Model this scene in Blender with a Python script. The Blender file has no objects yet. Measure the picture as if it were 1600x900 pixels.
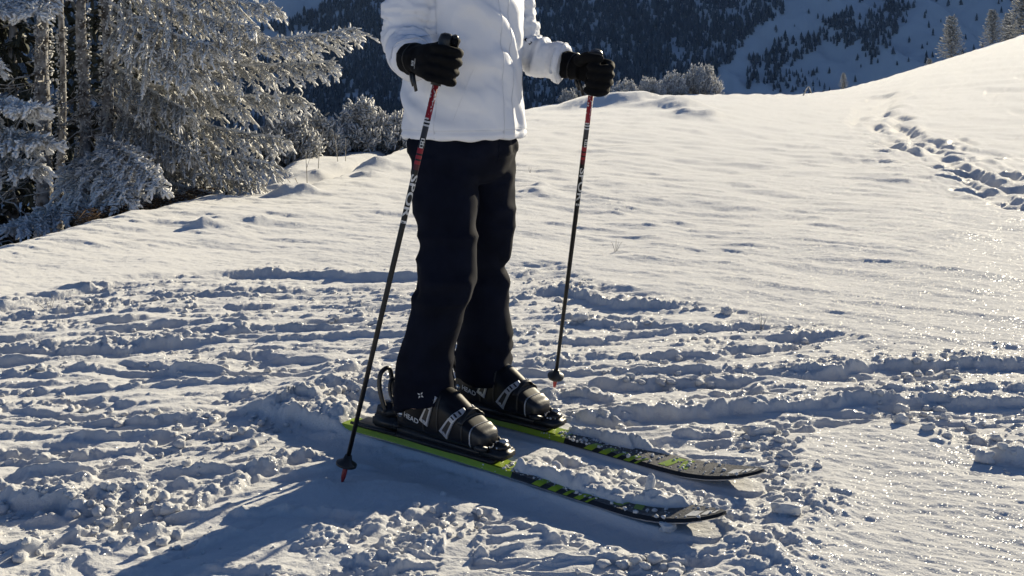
import bpy, bmesh, math, random
import numpy as np
from mathutils import Vector, Matrix
from mathutils.bvhtree import BVHTree

# ------------------------------------------------------------------ camera, sky, sun, exposure
scene = bpy.context.scene
COL = scene.collection
R = math.radians
SUN_AZ, SUN_EL = R(34), R(17)

cam_data = bpy.data.cameras.new('camera')
cam_data.lens = 36.0
cam_data.sensor_width = 36.0
cam_data.shift_y = -0.2
cam_data.clip_start = 0.05
cam_data.clip_end = 8000
cam = bpy.data.objects.new('camera', cam_data)
COL.objects.link(cam)
cam.location = (0, 0, 1.0)
cam.rotation_euler = (R(90), 0, 0)
scene.camera = cam

world = bpy.data.worlds.new('World')
scene.world = world
world.use_nodes = True
wn = world.node_tree
sky = wn.nodes.new('ShaderNodeTexSky')
sky.sky_type = 'NISHITA'
sky.sun_disc = False
sky.sun_elevation = SUN_EL
sky.sun_rotation = SUN_AZ
sky.altitude = 3000
sky.air_density = 0.7
sky.dust_density = 0.0
sky.ozone_density = 4.0
bg = wn.nodes['Background']
wn.links.new(sky.outputs[0], bg.inputs[0])
bg.inputs[1].default_value = 0.05

sun_data = bpy.data.lights.new('sun', 'SUN')
sun_data.energy = 5.0
sun_data.angle = R(0.53)
sun_data.color = (1.0, 0.88, 0.65)
sun = bpy.data.objects.new('sun', sun_data)
COL.objects.link(sun)
SDIR = Vector((math.sin(SUN_AZ) * math.cos(SUN_EL), math.cos(SUN_AZ) * math.cos(SUN_EL), math.sin(SUN_EL)))
sun.rotation_euler = SDIR.to_track_quat('Z', 'Y').to_euler()

scene.view_settings.view_transform = 'Standard'
scene.view_settings.look = 'None'
scene.view_settings.exposure = 0.93
scene.view_settings.gamma = 1.0
scene.view_settings.use_curve_mapping = False
scene.render.engine = 'CYCLES'
scene.cycles.use_denoising = True
scene.cycles.max_bounces = 8
scene.cycles.diffuse_bounces = 1
scene.cycles.sample_clamp_indirect = 6.0

rng = np.random.default_rng(11)
random.seed(7)

# ------------------------------------------------------------------ noise
def _h(ix, iy, iz, seed):
    with np.errstate(over='ignore'):
        h = (ix.astype(np.int64).astype(np.uint32) * np.uint32(374761393)
             + iy.astype(np.int64).astype(np.uint32) * np.uint32(668265263)
             + (iz.astype(np.int64).astype(np.uint32) if isinstance(iz, np.ndarray) else np.uint32(iz)) * np.uint32(2147483647)
             + np.uint32((seed * 2654435761) % 4294967296))
        h ^= h >> np.uint32(13)
        h *= np.uint32(1274126177)
        h ^= h >> np.uint32(16)
        h *= np.uint32(2246822519)
        h ^= h >> np.uint32(15)
    return h
def rnd(ix, iy, seed, iz=0):
    return _h(ix, iy, iz, seed).astype(np.float64) / 4294967295.0

def vn2(x, y, seed=0):
    """gradient noise about -1..1"""
    ix, iy = np.floor(x), np.floor(y)
    fx, fy = x - ix, y - iy
    sx, sy = fx * fx * fx * (fx * (fx * 6 - 15) + 10), fy * fy * fy * (fy * (fy * 6 - 15) + 10)
    def g(dx, dy):
        a = rnd(ix + dx, iy + dy, seed) * 6.2831853
        return np.cos(a) * (fx - dx) + np.sin(a) * (fy - dy)
    n0 = g(0, 0) * (1 - sx) + g(1, 0) * sx
    n1 = g(0, 1) * (1 - sx) + g(1, 1) * sx
    return (n0 * (1 - sy) + n1 * sy) * 1.45
def fbm2(x, y, seed=0, oct=4, gain=0.5):
    s = np.zeros_like(x); a = 1.0
    for o in range(oct):
        s += a * vn2(x, y, seed + o * 17)
        x, y = x * 2.03 + 3.1, y * 2.03 - 1.7
        a *= gain
    return s
def vn3(p, seed=0):
    x, y, z = p[:, 0], p[:, 1], p[:, 2]
    ix, iy, iz = np.floor(x), np.floor(y), np.floor(z)
    fx, fy, fz = x - ix, y - iy, z - iz
    sx, sy, sz = [f * f * (3 - 2 * f) for f in (fx, fy, fz)]
    def c(dx, dy, dz): return rnd(ix + dx, iy + dy, seed, iz + dz) * 2 - 1
    x00 = c(0,0,0) * (1-sx) + c(1,0,0) * sx
    x10 = c(0,1,0) * (1-sx) + c(1,1,0) * sx
    x01 = c(0,0,1) * (1-sx) + c(1,0,1) * sx
    x11 = c(0,1,1) * (1-sx) + c(1,1,1) * sx
    return (x00 * (1-sy) + x10 * sy) * (1-sz) + (x01 * (1-sy) + x11 * sy) * sz
def clods(x, y, cell, seed, keep=0.8, squash=0.8):
    """rounded lumps: the highest of random caps; in units of the cell"""
    gx, gy = x / cell, y / cell
    ix, iy = np.floor(gx), np.floor(gy)
    out = np.zeros_like(x)
    for dx in (-1, 0, 1):
        for dy in (-1, 0, 1):
            cx, cy = ix + dx, iy + dy
            px = cx + rnd(cx, cy, seed); py = cy + rnd(cx, cy, seed + 1)
            k = rnd(cx, cy, seed + 2)
            r = 0.28 + 0.62 * rnd(cx, cy, seed + 3) ** 1.5
            d2 = (gx - px) ** 2 + (gy - py) ** 2
            v = np.sqrt(np.maximum(r * r - d2, 0)) * (k < keep) * squash
            out = np.maximum(out, v)
    return out
def sstep(a, b, v):
    t = np.clip((v - a) / (b - a), 0, 1)
    return t * t * (3 - 2 * t)

# ------------------------------------------------------------------ small helpers
def unit(v): return v / (np.linalg.norm(v, axis=-1, keepdims=True) + 1e-9)
def thing(name, label, cat, loc=(0, 0, 0), rotz=0.0, group=None):
    o = bpy.data.objects.new(name, None)
    COL.objects.link(o)
    o.empty_display_size = 0.1
    o.location = loc; o.rotation_euler = (0, 0, rotz)
    return tag(o, label, cat, group)
def tag(o, label=None, cat=None, group=None, kind=None):
    if label: o['label'] = label
    if cat: o['category'] = cat
    if group: o['group'] = group
    if kind: o['kind'] = kind
    return o
def link_mesh(name, me, mats=(), parent=None, smooth=True):
    o = bpy.data.objects.new(name, me)
    COL.objects.link(o)
    for m in (mats if isinstance(mats, (list, tuple)) else [mats]):
        me.materials.append(m)
    if smooth:
        me.polygons.foreach_set('use_smooth', np.ones(len(me.polygons), dtype=bool))
    if parent: o.parent = parent
    return o
def raw_mesh(name, V, F, midx=None):
    """V (n,3); F list of arrays (m,3) / (m,4) or python lists"""
    me = bpy.data.meshes.new(name)
    V = np.asarray(V, dtype=np.float32)
    if isinstance(F, np.ndarray): F = [F]
    if len(F) and not isinstance(F[0], np.ndarray):
        me.from_pydata(V.tolist(), [], F); me.update(); return me
    nl = sum(f.size for f in F); nf = sum(len(f) for f in F)
    me.vertices.add(len(V)); me.vertices.foreach_set('co', V.ravel())
    me.loops.add(nl); me.polygons.add(nf)
    me.loops.foreach_set('vertex_index', np.concatenate([f.ravel() for f in F]).astype(np.int32))
    sizes = np.concatenate([np.full(len(f), f.shape[1]) for f in F])
    me.polygons.foreach_set('loop_start', np.concatenate([[0], np.cumsum(sizes)[:-1]]).astype(np.int32))
    if midx is not None: me.polygons.foreach_set('material_index', np.asarray(midx, dtype=np.int32))
    me.update(calc_edges=True)
    return me
class MB:
    def __init__(s): s.V = []; s.F = []; s.n = 0; s.M = []
    def add(s, V, F, m=0):
        s.V += [tuple(map(float, v)) for v in V]
        s.F += [[i + s.n for i in f] for f in F]; s.M += [m] * len(F)
        s.n += len(V); return s
    def box(s, c, size, rot=None, m=0, taper=1.0, bev=0.0):
        x, y, z = [q / 2 for q in size]
        if bev <= 0:
            vs = [(-x,-y,-z),(x,-y,-z),(x,y,-z),(-x,y,-z),(-x*taper,-y*taper,z),(x*taper,-y*taper,z),(x*taper,y*taper,z),(-x*taper,y*taper,z)]
            fs = [(0,3,2,1),(4,5,6,7),(0,1,5,4),(1,2,6,5),(2,3,7,6),(3,0,4,7)]
        else:
            bm = bmesh.new(); bmesh.ops.create_cube(bm, size=1)
            for v in bm.verts:
                k = taper if v.co.z > 0 else 1
                v.co = Vector((v.co.x * 2 * x * k, v.co.y * 2 * y * k, v.co.z * 2 * z))
            bmesh.ops.bevel(bm, geom=bm.edges[:], offset=bev, segments=2, affect='EDGES')
            bm.verts.index_update()
            vs = [tuple(v.co) for v in bm.verts]; fs = [[v.index for v in f.verts] for f in bm.faces]; bm.free()
        M = rot if rot is not None else Matrix.Identity(3)
        c = Vector(c)
        return s.add([c + M @ Vector(v) for v in vs], fs, m)
    def tube(s, pts, rad, n=10, m=0, cap=True, flat=1.0, up=None):
        V, F = tube_vf(pts, rad, n, cap, flat, up)
        return s.add(V, F, m)
    def build(s, name, mats, parent=None, smooth=True):
        me = bpy.data.meshes.new(name)
        me.from_pydata(s.V, [], s.F); me.update()
        o = link_mesh(name, me, mats, parent, smooth)
        if any(s.M): me.polygons.foreach_set('material_index', s.M)
        return o
def tube_vf(pts, rad, n=10, cap=True, flat=1.0, up=None):
    pts = [Vector(p) for p in pts]
    if not isinstance(rad, (list, tuple, np.ndarray)): rad = [rad] * len(pts)
    V, F = [], []
    prev = None
    for i, p in enumerate(pts):
        t = (pts[min(i + 1, len(pts) - 1)] - pts[max(i - 1, 0)]).normalized()
        if prev is None:
            ref = Vector(up) if up is not None else (Vector((0, 0, 1)) if abs(t.z) < 0.9 else Vector((1, 0, 0)))
        else: ref = prev
        e1 = (ref - t * ref.dot(t)).normalized(); e2 = t.cross(e1); prev = e1
        for k in range(n):
            a = 2 * math.pi * k / n
            V.append(p + (e1 * math.cos(a) + e2 * math.sin(a) * flat) * rad[i])
    for i in range(len(pts) - 1):
        for k in range(n):
            a, b = i * n + k, i * n + (k + 1) % n
            F.append((a, b, b + n, a + n))
    if cap:
        F.append(tuple(range(n - 1, -1, -1)))
        F.append(tuple((len(pts) - 1) * n + k for k in range(n)))
    return V, F
def rings_vf(rings, n=40, power=2.0):
    """rings: (center, ex, ey) vectors with length; closed stack"""
    V, F = [], []
    for c, ex, ey in rings:
        c, ex, ey = Vector(c), Vector(ex), Vector(ey)
        for k in range(n):
            a = 2 * math.pi * k / n
            ca, sa = math.cos(a), math.sin(a)
            ca = math.copysign(abs(ca) ** (2 / power), ca); sa = math.copysign(abs(sa) ** (2 / power), sa)
            V.append(c + ex * ca + ey * sa)
    m = len(rings)
    for i in range(m - 1):
        for k in range(n):
            a, b = i * n + k, i * n + (k + 1) % n
            F.append((a, b, b + n, a + n))
    F.append(tuple(range(n - 1, -1, -1))); F.append(tuple((m - 1) * n + k for k in range(n)))
    return V, F
def catmull(pts, per=6):
    P = [np.array(p, float) for p in pts]
    P = [2 * P[0] - P[1]] + P + [2 * P[-1] - P[-2]]
    out = []
    for i in range(1, len(P) - 2):
        for k in range(per):
            t = k / per
            a, b, c, d = P[i - 1], P[i], P[i + 1], P[i + 2]
            out.append(0.5 * (2 * b + (c - a) * t + (2 * a - 5 * b + 4 * c - d) * t * t + (3 * b - a - 3 * c + d) * t ** 3))
    out.append(P[-2])
    return out
def remesh(mb, voxel, smooth=3):
    """union of closed volumes into one skin"""
    me = bpy.data.meshes.new('tmp'); me.from_pydata(mb.V, [], mb.F); me.update()
    bm = bmesh.new(); bm.from_mesh(me); bmesh.ops.recalc_face_normals(bm, faces=bm.faces[:]); bm.to_mesh(me); bm.free()
    o = bpy.data.objects.new('tmp', me); COL.objects.link(o)
    md = o.modifiers.new('r', 'REMESH'); md.mode = 'VOXEL'; md.voxel_size = voxel
    if smooth:
        sm = o.modifiers.new('s', 'SMOOTH'); sm.factor = 0.5; sm.iterations = smooth
    dg = bpy.context.evaluated_depsgraph_get(); dg.update()
    res = bpy.data.meshes.new_from_object(o.evaluated_get(dg))
    bpy.data.objects.remove(o); bpy.data.meshes.remove(me)
    return res
def get_vn(me):
    n = len(me.vertices)
    V = np.empty(n * 3, np.float32); me.vertices.foreach_get('co', V)
    N = np.empty(n * 3, np.float32); me.vertex_normals.foreach_get('vector', N)
    return V.reshape(-1, 3).astype(float), N.reshape(-1, 3).astype(float)
def set_v(me, V):
    me.vertices.foreach_set('co', np.asarray(V, np.float32).ravel()); me.update()
def bvh_of(me):
    return BVHTree.FromPolygons([v.co.copy() for v in me.vertices], [list(p.vertices) for p in me.polygons])

# ------------------------------------------------------------------ materials
def mat(name, col, rough=0.6, spec=0.5, metal=0.0, vary=0.0, vscale=20.0, col2=None, bump=0.0, bscale=80.0, bdist=0.002, sheen=0.0, coat=0.0, sss=0.0):
    m = bpy.data.materials.new(name); m.use_nodes = True
    nt = m.node_tree; b = nt.nodes['Principled BSDF']
    b.inputs['Roughness'].default_value = rough
    b.inputs['Specular IOR Level'].default_value = spec
    b.inputs['Metallic'].default_value = metal
    b.inputs['Sheen Weight'].default_value = sheen
    b.inputs['Coat Weight'].default_value = coat
    tc = nt.nodes.new('ShaderNodeTexCoord')
    nz = nt.nodes.new('ShaderNodeTexNoise'); nz.inputs['Scale'].default_value = vscale; nz.inputs['Detail'].default_value = 5
    nt.links.new(tc.outputs['Object'], nz.inputs['Vector'])
    rp = nt.nodes.new('ShaderNodeValToRGB')
    c2 = col2 if col2 else tuple(min(1, c * (1 + vary)) for c in col)
    c1 = col if col2 else tuple(c * (1 - vary) for c in col)
    rp.color_ramp.elements[0].position = 0.35; rp.color_ramp.elements[1].position = 0.65
    rp.color_ramp.elements[0].color = (*c1, 1); rp.color_ramp.elements[1].color = (*c2, 1)
    nt.links.new(nz.outputs['Fac'], rp.inputs['Fac'])
    nt.links.new(rp.outputs['Color'], b.inputs['Base Color'])
    if bump > 0:
        n2 = nt.nodes.new('ShaderNodeTexNoise'); n2.inputs['Scale'].default_value = bscale; n2.inputs['Detail'].default_value = 4
        nt.links.new(tc.outputs['Object'], n2.inputs['Vector'])
        bp = nt.nodes.new('ShaderNodeBump'); bp.inputs['Strength'].default_value = bump; bp.inputs['Distance'].default_value = bdist
        nt.links.new(n2.outputs['Fac'], bp.inputs['Height']); nt.links.new(bp.outputs['Normal'], b.inputs['Normal'])
    return m
def snow_material(name, glitter=True, fine=1.0):
    m = bpy.data.materials.new(name); m.use_nodes = True
    nt = m.node_tree; b = nt.nodes['Principled BSDF']; out = nt.nodes['Material Output']
    b.inputs['Base Color'].default_value = (0.66, 0.665, 0.675, 1)
    b.inputs['Roughness'].default_value = 0.75
    b.inputs['Specular IOR Level'].default_value = 0.0
    b.inputs['IOR'].default_value = 1.31
    b.inputs['Sheen Weight'].default_value = 0.54
    b.inputs['Sheen Roughness'].default_value = 0.5
    b.inputs['Sheen Tint'].default_value = (1, 1, 1, 1)
    tc = nt.nodes.new('ShaderNodeTexCoord')
    n1 = nt.nodes.new('ShaderNodeTexNoise'); n1.inputs['Scale'].default_value = 190; n1.inputs['Detail'].default_value = 3; n1.inputs['Roughness'].default_value = 0.65
    nt.links.new(tc.outputs['Object'], n1.inputs['Vector'])
    n2 = nt.nodes.new('ShaderNodeTexNoise'); n2.inputs['Scale'].default_value = 45; n2.inputs['Detail'].default_value = 4
    nt.links.new(tc.outputs['Object'], n2.inputs['Vector'])
    b1 = nt.nodes.new('ShaderNodeBump'); b1.inputs['Strength'].default_value = 0.6 * fine; b1.inputs['Distance'].default_value = 0.003
    b2 = nt.nodes.new('ShaderNodeBump'); b2.inputs['Strength'].default_value = 0.5 * fine; b2.inputs['Distance'].default_value = 0.007
    nt.links.new(n2.outputs['Fac'], b2.inputs['Height'])
    nt.links.new(n1.outputs['Fac'], b1.inputs['Height']); nt.links.new(b2.outputs['Normal'], b1.inputs['Normal'])
    nt.links.new(b1.outputs['Normal'], b.inputs['Normal'])
    if glitter:
        vo = nt.nodes.new('ShaderNodeTexVoronoi'); vo.inputs['Scale'].default_value = 420
        nt.links.new(tc.outputs['Object'], vo.inputs['Vector'])
        sub = nt.nodes.new('ShaderNodeVectorMath'); sub.operation = 'SUBTRACT'; sub.inputs[1].default_value = (0.5, 0.5, 0.5)
        nt.links.new(vo.outputs['Color'], sub.inputs[0])
        sc = nt.nodes.new('ShaderNodeVectorMath'); sc.operation = 'SCALE'; sc.inputs['Scale'].default_value = 2.2
        nt.links.new(sub.outputs[0], sc.inputs[0])
        ge = nt.nodes.new('ShaderNodeNewGeometry')
        ad = nt.nodes.new('ShaderNodeVectorMath'); ad.operation = 'ADD'
        nt.links.new(sc.outputs[0], ad.inputs[0]); nt.links.new(ge.outputs['Normal'], ad.inputs[1])
        no = nt.nodes.new('ShaderNodeVectorMath'); no.operation = 'NORMALIZE'
        nt.links.new(ad.outputs[0], no.inputs[0])
        gl = nt.nodes.new('ShaderNodeBsdfGlossy'); gl.inputs['Roughness'].default_value = 0.2
        nt.links.new(no.outputs[0], gl.inputs['Normal'])
        mx = nt.nodes.new('ShaderNodeMixShader'); mx.inputs[0].default_value = 0.022
        nt.links.new(b.outputs[0], mx.inputs[1]); nt.links.new(gl.outputs[0], mx.inputs[2])
        nt.links.new(mx.outputs[0], out.inputs['Surface'])
    return m
def tint_material(name, c_dark, c_light, rough=0.8):
    """colour between two values by a per-point 'tint' attribute"""
    m = bpy.data.materials.new(name); m.use_nodes = True
    nt = m.node_tree; b = nt.nodes['Principled BSDF']
    b.inputs['Roughness'].default_value = rough; b.inputs['Specular IOR Level'].default_value = 0.2
    at = nt.nodes.new('ShaderNodeAttribute'); at.attribute_name = 'tint'
    mx = nt.nodes.new('ShaderNodeMix'); mx.data_type = 'RGBA'
    mx.inputs['A'].default_value = (*c_dark, 1); mx.inputs['B'].default_value = (*c_light, 1)
    nt.links.new(at.outputs['Fac'], mx.inputs['Factor']); nt.links.new(mx.outputs['Result'], b.inputs['Base Color'])
    return m
def set_tint(me, arr):
    a = me.attributes.new('tint', 'FLOAT', 'POINT'); a.data.foreach_set('value', np.asarray(arr, np.float32))

M_snow = snow_material('snow')
M_snow_far = snow_material('snow_mountain', glitter=False, fine=0.0)
M_rime = tint_material('rime_frost', (0.05, 0.055, 0.042), (0.86, 0.86, 0.86))
M_bark = mat('frosted_bark', (0.07, 0.06, 0.052), 0.9, 0.2, col2=(0.40, 0.40, 0.41), vscale=14, bump=0.8, bscale=40, bdist=0.01)
M_deadwood = mat('dead_wood', (0.10, 0.085, 0.07), 0.9, 0.2, col2=(0.55, 0.55, 0.55), vscale=22, bump=0.6, bscale=60, bdist=0.004)
M_litter = mat('needle_litter', (0.05, 0.032, 0.02), 0.95, 0.1, col2=(0.16, 0.11, 0.07), vscale=30)
M_conifer = tint_material('conifer_needles', (0.025, 0.035, 0.028), (0.42, 0.44, 0.45), 0.9)
M_grass = mat('dry_grass', (0.30, 0.26, 0.19), 0.9, 0.1, col2=(0.72, 0.71, 0.68), vscale=9)

# ------------------------------------------------------------------ the snowfield: one sheet
# far rim of the plateau as seen from where the photographer stood: bearing (in 1/1600 of the depth), distance, height
RIM = np.array([
    # bearing,  distance, height, fall beyond
    (-3.00, 3.0, 0.00, .20), (-1.00, 4.6, 0.00, .30), (-.60, 5.4, 0.00, .36), (-.50, 6.0, 0.00, .40), (-.425, 7.0, 0.0, .40), (-.356, 7.9, 0.0, .40),
    (-.294, 9.0, 0.0, .32), (-.237, 9.35, 0.0, .25), (-.20, 9.6, 0.0, .22), (-.174, 10.5, 0.0, .22), (-.144, 11.9, 0.0, .20), (-.10, 15.9, 0.0, .2),
    (-.05, 20.0, 0.10, .25), (.019, 28.0, 0.33, .3), (.044, 30.0, .38, .3), (.125, 34.0, 0.58, .3), (.206, 38.0, 0.58, .35),
    (.281, 45.0, 0.46, .4), (.325, 60.0, 0.60, .3), (.375, 70.0, 1.50, .25), (.4375, 80.0, 3.05, .22), (.50, 90.0, 4.9, .2),
    (.60, 100.0, 7.8, .2), (1.0, 110.0, 16.0, .2), (3.0, 120.0, 22.0, .2)])
_u = np.arange(-.80, .9001, .004)
_k = np.exp(-.5 * (np.arange(-15, 16) / np.linspace(4, 4, 31)) ** 2); _k /= _k.sum()
_D = np.stack([np.convolve(np.interp(np.concatenate([_u[0] + .004 * np.arange(-15, 0), _u, _u[-1] + .004 * np.arange(1, 16)]), RIM[:, 0], RIM[:, c]), _k, 'valid') for c in (1, 2, 3)], 1)
RIM = np.concatenate([RIM[RIM[:, 0] < -.8], np.column_stack([_u, _D]), RIM[RIM[:, 0] > .9]])
def macro(x, y):
    yy = np.maximum(y, 0.6)
    u = x / yy
    Yc = np.interp(u, RIM[:, 0], RIM[:, 1]); zc = np.interp(u, RIM[:, 0], RIM[:, 2]); fall = np.interp(u, RIM[:, 0], RIM[:, 3])
    t = np.clip((yy - 6.0) / np.maximum(Yc - 6.0, 0.5), 0, 1)
    z = zc * t * t * (3 - 2 * t)
    d = np.maximum(yy - Yc, 0)
    w = np.minimum(1.0 + 0.12 * Yc, 9.0)
    z = z - fall * (np.sqrt(d * d + w * w) - w) * 1.6
    # shaded hollow behind the left rim, carried on as a shelf where the dwarf pines stand
    win = sstep(-.30, -.20, u) * (1 - sstep(-.10, -.02, u))
    shelf = -0.24 * np.exp(-((d - 1.0) / .9) ** 2) - 0.03 - 0.25 * np.maximum(yy - 17.0, 0)
    z = np.where(d > 0, z * (1 - win) + shelf * win * sstep(0, 1.2, d), z)
    return z
def px2g(px, py):
    """photograph pixel -> point of the smooth snowfield under it"""
    u = (px - 800) / 1600.0; e = (130 - py) / 1600.0
    Y = np.geomspace(1.2, 200, 5000)
    h = macro(u * Y, Y) - (1.0 + e * Y)
    k = np.argmax(h > 0)
    if k == 0: Yh = 60.0
    else: Yh = Y[k - 1] + (Y[k] - Y[k - 1]) * (0 - h[k - 1]) / (h[k] - h[k - 1])
    return u * Yh, Yh
def pl(*pts): return np.array([px2g(a, b) for a, b in pts])
def poly_mask(x, y, P, soft):
    """signed distance to polygon -> 0..1 inside"""
    inside = np.zeros(x.shape, bool); d = np.full(x.shape, 1e9)
    n = len(P)
    for i in range(n):
        a, b = P[i], P[(i + 1) % n]
        c = ((a[1] > y) != (b[1] > y)) & (x < (b[0] - a[0]) * (y - a[1]) / (b[1] - a[1] + 1e-12) + a[0])
        inside ^= c
        ab = b - a; t = np.clip(((x - a[0]) * ab[0] + (y - a[1]) * ab[1]) / (ab @ ab + 1e-12), 0, 1)
        d = np.minimum(d, np.hypot(x - a[0] - t * ab[0], y - a[1] - t * ab[1]))
    return sstep(-soft, soft, np.where(inside, d, -d))

SKI_DIR = np.array([0.793, -0.609]); SKI_NRM = np.array([0.609, 0.793])
SKIER_C = np.array([-0.138, 2.923])
SKIS = [(0.02, -0.155), (-0.015, 0.130)]          # boot centres, forward and left of the skier's middle

# cuts and berms left by skis: polyline, berm height, berm width, groove depth, groove width, lumpiness
CUTS = [
 (pl((-60,490),(0,478),(100,459),(205,438)), .055,.10,.03,.16,.25), (pl((-40,497),(110,480),(232,462)), .05,.07,.03,.12,.8),
 (pl((-60,535),(0,527),(95,515)), .05,.07,.03,.14,.2), (pl((118,503),(200,496),(262,490)), .055,.09,.03,.12,.4),
 (pl((130,518),(230,508),(330,496)), .06,.09,.03,.14,.2), (pl((-60,535),(40,540),(120,540),(200,541),(330,524)), .06,.07,.03,.10,1.),
 (pl((-60,570),(0,566),(95,555)), .045,.06,.02,.10,.4), (pl((175,560),(250,566),(295,592)), .05,.08,.03,.15,.5),
 (pl((315,428),(430,419),(540,427),(680,426)), .085,.12,.03,.22,.35), (pl((330,450),(400,447),(500,452)), .05,.08,.02,.12,.7),
 (pl((330,478),(425,474),(475,470)), .05,.08,.03,.12,.5),
 (pl((540,486),(640,472)), .06,.07,.03,.14,.3), (pl((430,505),(600,492)), .045,.06,.02,.12,.3),
 (pl((300,524),(380,520),(450,516)), .07,.09,.02,.10,1.), (pl((310,552),(420,548),(490,540)), .05,.06,.02,.12,.8),
 (pl((395,543),(450,560),(540,560)), .04,.10,.03,.22,.15), (pl((480,590),(560,580),(630,572)), .085,.09,.02,.12,1.),
 (pl((320,608),(380,618),(430,608)), .07,.08,.02,.12,1.), (pl((470,628),(540,622),(620,612)), .08,.09,.02,.10,1.),
 (pl((395,662),(470,652),(550,648)), .085,.09,.03,.12,1.), (pl((-40,628),(100,640),(210,651)), .028,.025,.015,.08,.3),
 (pl((165,612),(200,628),(250,622)), .03,.07,.025,.16,.15), (pl((50,684),(110,692),(150,688)), .07,.07,.03,.14,.8),
 (pl((195,684),(250,676),(310,668)), .06,.07,.03,.12,.9), (pl((120,728),(170,720),(250,722)), .07,.08,.02,.10,1.),
 (pl((-80,760),(0,775),(100,792),(200,788),(275,752)), .085,.10,.03,.14,1.), (pl((215,808),(300,782),(400,742),(540,690)), .05,.06,.02,.07,.9),
 (pl((95,800),(130,835),(165,855)), .045,.05,.02,.10,1.), (pl((45,868),(75,888),(120,930)), .018,.02,.02,.05,.5),
 (pl((120,862),(150,885),(200,930)), .018,.02,.02,.05,.5), (pl((180,875),(215,900),(250,940)), .016,.02,.02,.05,.4),
 (pl((790,430),(830,426),(866,420)), .07,.09,.02,.14,.7), (pl((815,460),(880,450),(950,474),(1085,478)), .085,.09,.03,.14,1.),
 (pl((845,505),(900,500),(960,506),(1060,500)), .055,.07,.02,.10,1.), (pl((850,534),(1000,519),(1100,508),(1240,500)), .03,.04,.025,.08,.6),
 (pl((990,553),(1100,550),(1200,540),(1260,528)), .05,.05,.03,.10,.7), (pl((790,565),(860,568),(950,562)), .065,.08,.02,.10,1.),
 (pl((905,592),(1000,600),(1060,596),(1210,592)), .05,.06,.03,.10,.7), (pl((840,620),(920,618),(1010,615)), .07,.08,.02,.10,1.),
 (pl((1195,520),(1260,516),(1330,520)), .05,.06,.02,.10,1.), (pl((1200,588),(1310,580),(1340,574),(1440,568),(1560,562),(1720,560)), .085,.09,.03,.16,.9),
 (pl((930,640),(1100,640),(1200,636),(1300,628),(1440,622),(1600,622),(1720,626)), .066,.07,.028,.13,.85),
 (pl((1060,612),(1200,608),(1330,604)), .03,.04,.015,.10,.8), (pl((1180,660),(1260,657),(1330,652)), .05,.05,.02,.08,.9),
 (pl((880,650),(960,652),(1040,655)), .06,.07,.02,.08,1.), (pl((1020,685),(1100,678),(1195,676)), .065,.07,.03,.10,.9),
 (pl((1485,692),(1535,712),(1600,722),(1720,736)), .07,.07,.03,.14,.7), (pl((1380,650),(1430,655),(1480,662)), .03,.05,.0,.08,1.),
 (pl((1120,706),(1190,694),(1245,700)), .055,.06,.02,.10,.8), (pl((1150,748),(1230,752),(1245,730)), .035,.05,.02,.06,.7),
 (pl((1110,790),(1160,778),(1200,800)), .04,.05,.02,.08,.9), (pl((560,545),(640,535)), .05,.07,.02,.1,1.),
 (pl((470,890),(560,840),(640,800),(700,783)), .035,.07,.0,.05,.9), (pl((720,778),(840,822),(960,872),(1060,915)), .04,.06,.0,.05,.7),
]
DIST_POLY = pl((-420,500),(-150,488),(0,470),(120,448),(210,432),(320,422),(430,413),(700,418),(868,414),(960,452),(1090,470),(1180,490),(1270,502),(1350,522),
               (1400,548),(1500,545),(1620,538),(1900,540),(1900,700),(1760,745),(1560,722),(1500,690),(1480,668),(1400,655),(1330,655),(1250,668),(1215,678),(1240,700),(1255,735),(1240,760),
               (1200,790),(1195,815),(1130,850),(1090,905),(1060,1000),(-700,1000))
SMOOTH = [  # packed, swept places inside the tracks
 (pl((232,815),(400,752),(545,692),(560,760),(450,800),(330,855)), .02), (pl((250,610),(140,612),(160,638),(360,640),(560,660),(540,648),(300,622)), .03),
 (pl((395,545),(540,545),(560,565),(440,572)), .03), (pl((-100,905),(0,862),(120,850),(240,905),(200,1000),(-100,1000)), .05),
 (pl((80,565),(190,565),(320,612),(180,590)), .03), (pl((700,440),(840,440),(850,452),(690,452)), .04), (pl((640,515),(500,510),(430,525),(640,530)), .05),
 (pl((1000,605),(1300,598),(1330,608),(1000,615)), .02), (pl((1210,545),(1330,535),(1330,552),(1150,575),(1050,578)), .03),
 (pl((545,690),(700,735),(830,790),(700,785),(600,830),(480,900),(230,910),(330,845),(450,795)), .04), (pl((780,690),(900,712),(1000,745),(960,752),(850,720)), .02),
]
TRACK_POLY = pl((1335,152),(1395,147),(1425,150),(1430,185),(1500,215),(1545,238),(1640,262),(1800,300),(1800,400),(1600,345),(1540,300),(1460,282),(1400,258),(1330,215),(1312,185))
TRACK2_POLY = pl((1330,150),(1440,133),(1600,112),(1700,100),(1700,170),(1600,185),(1530,172),(1560,150),(1400,142))

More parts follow.
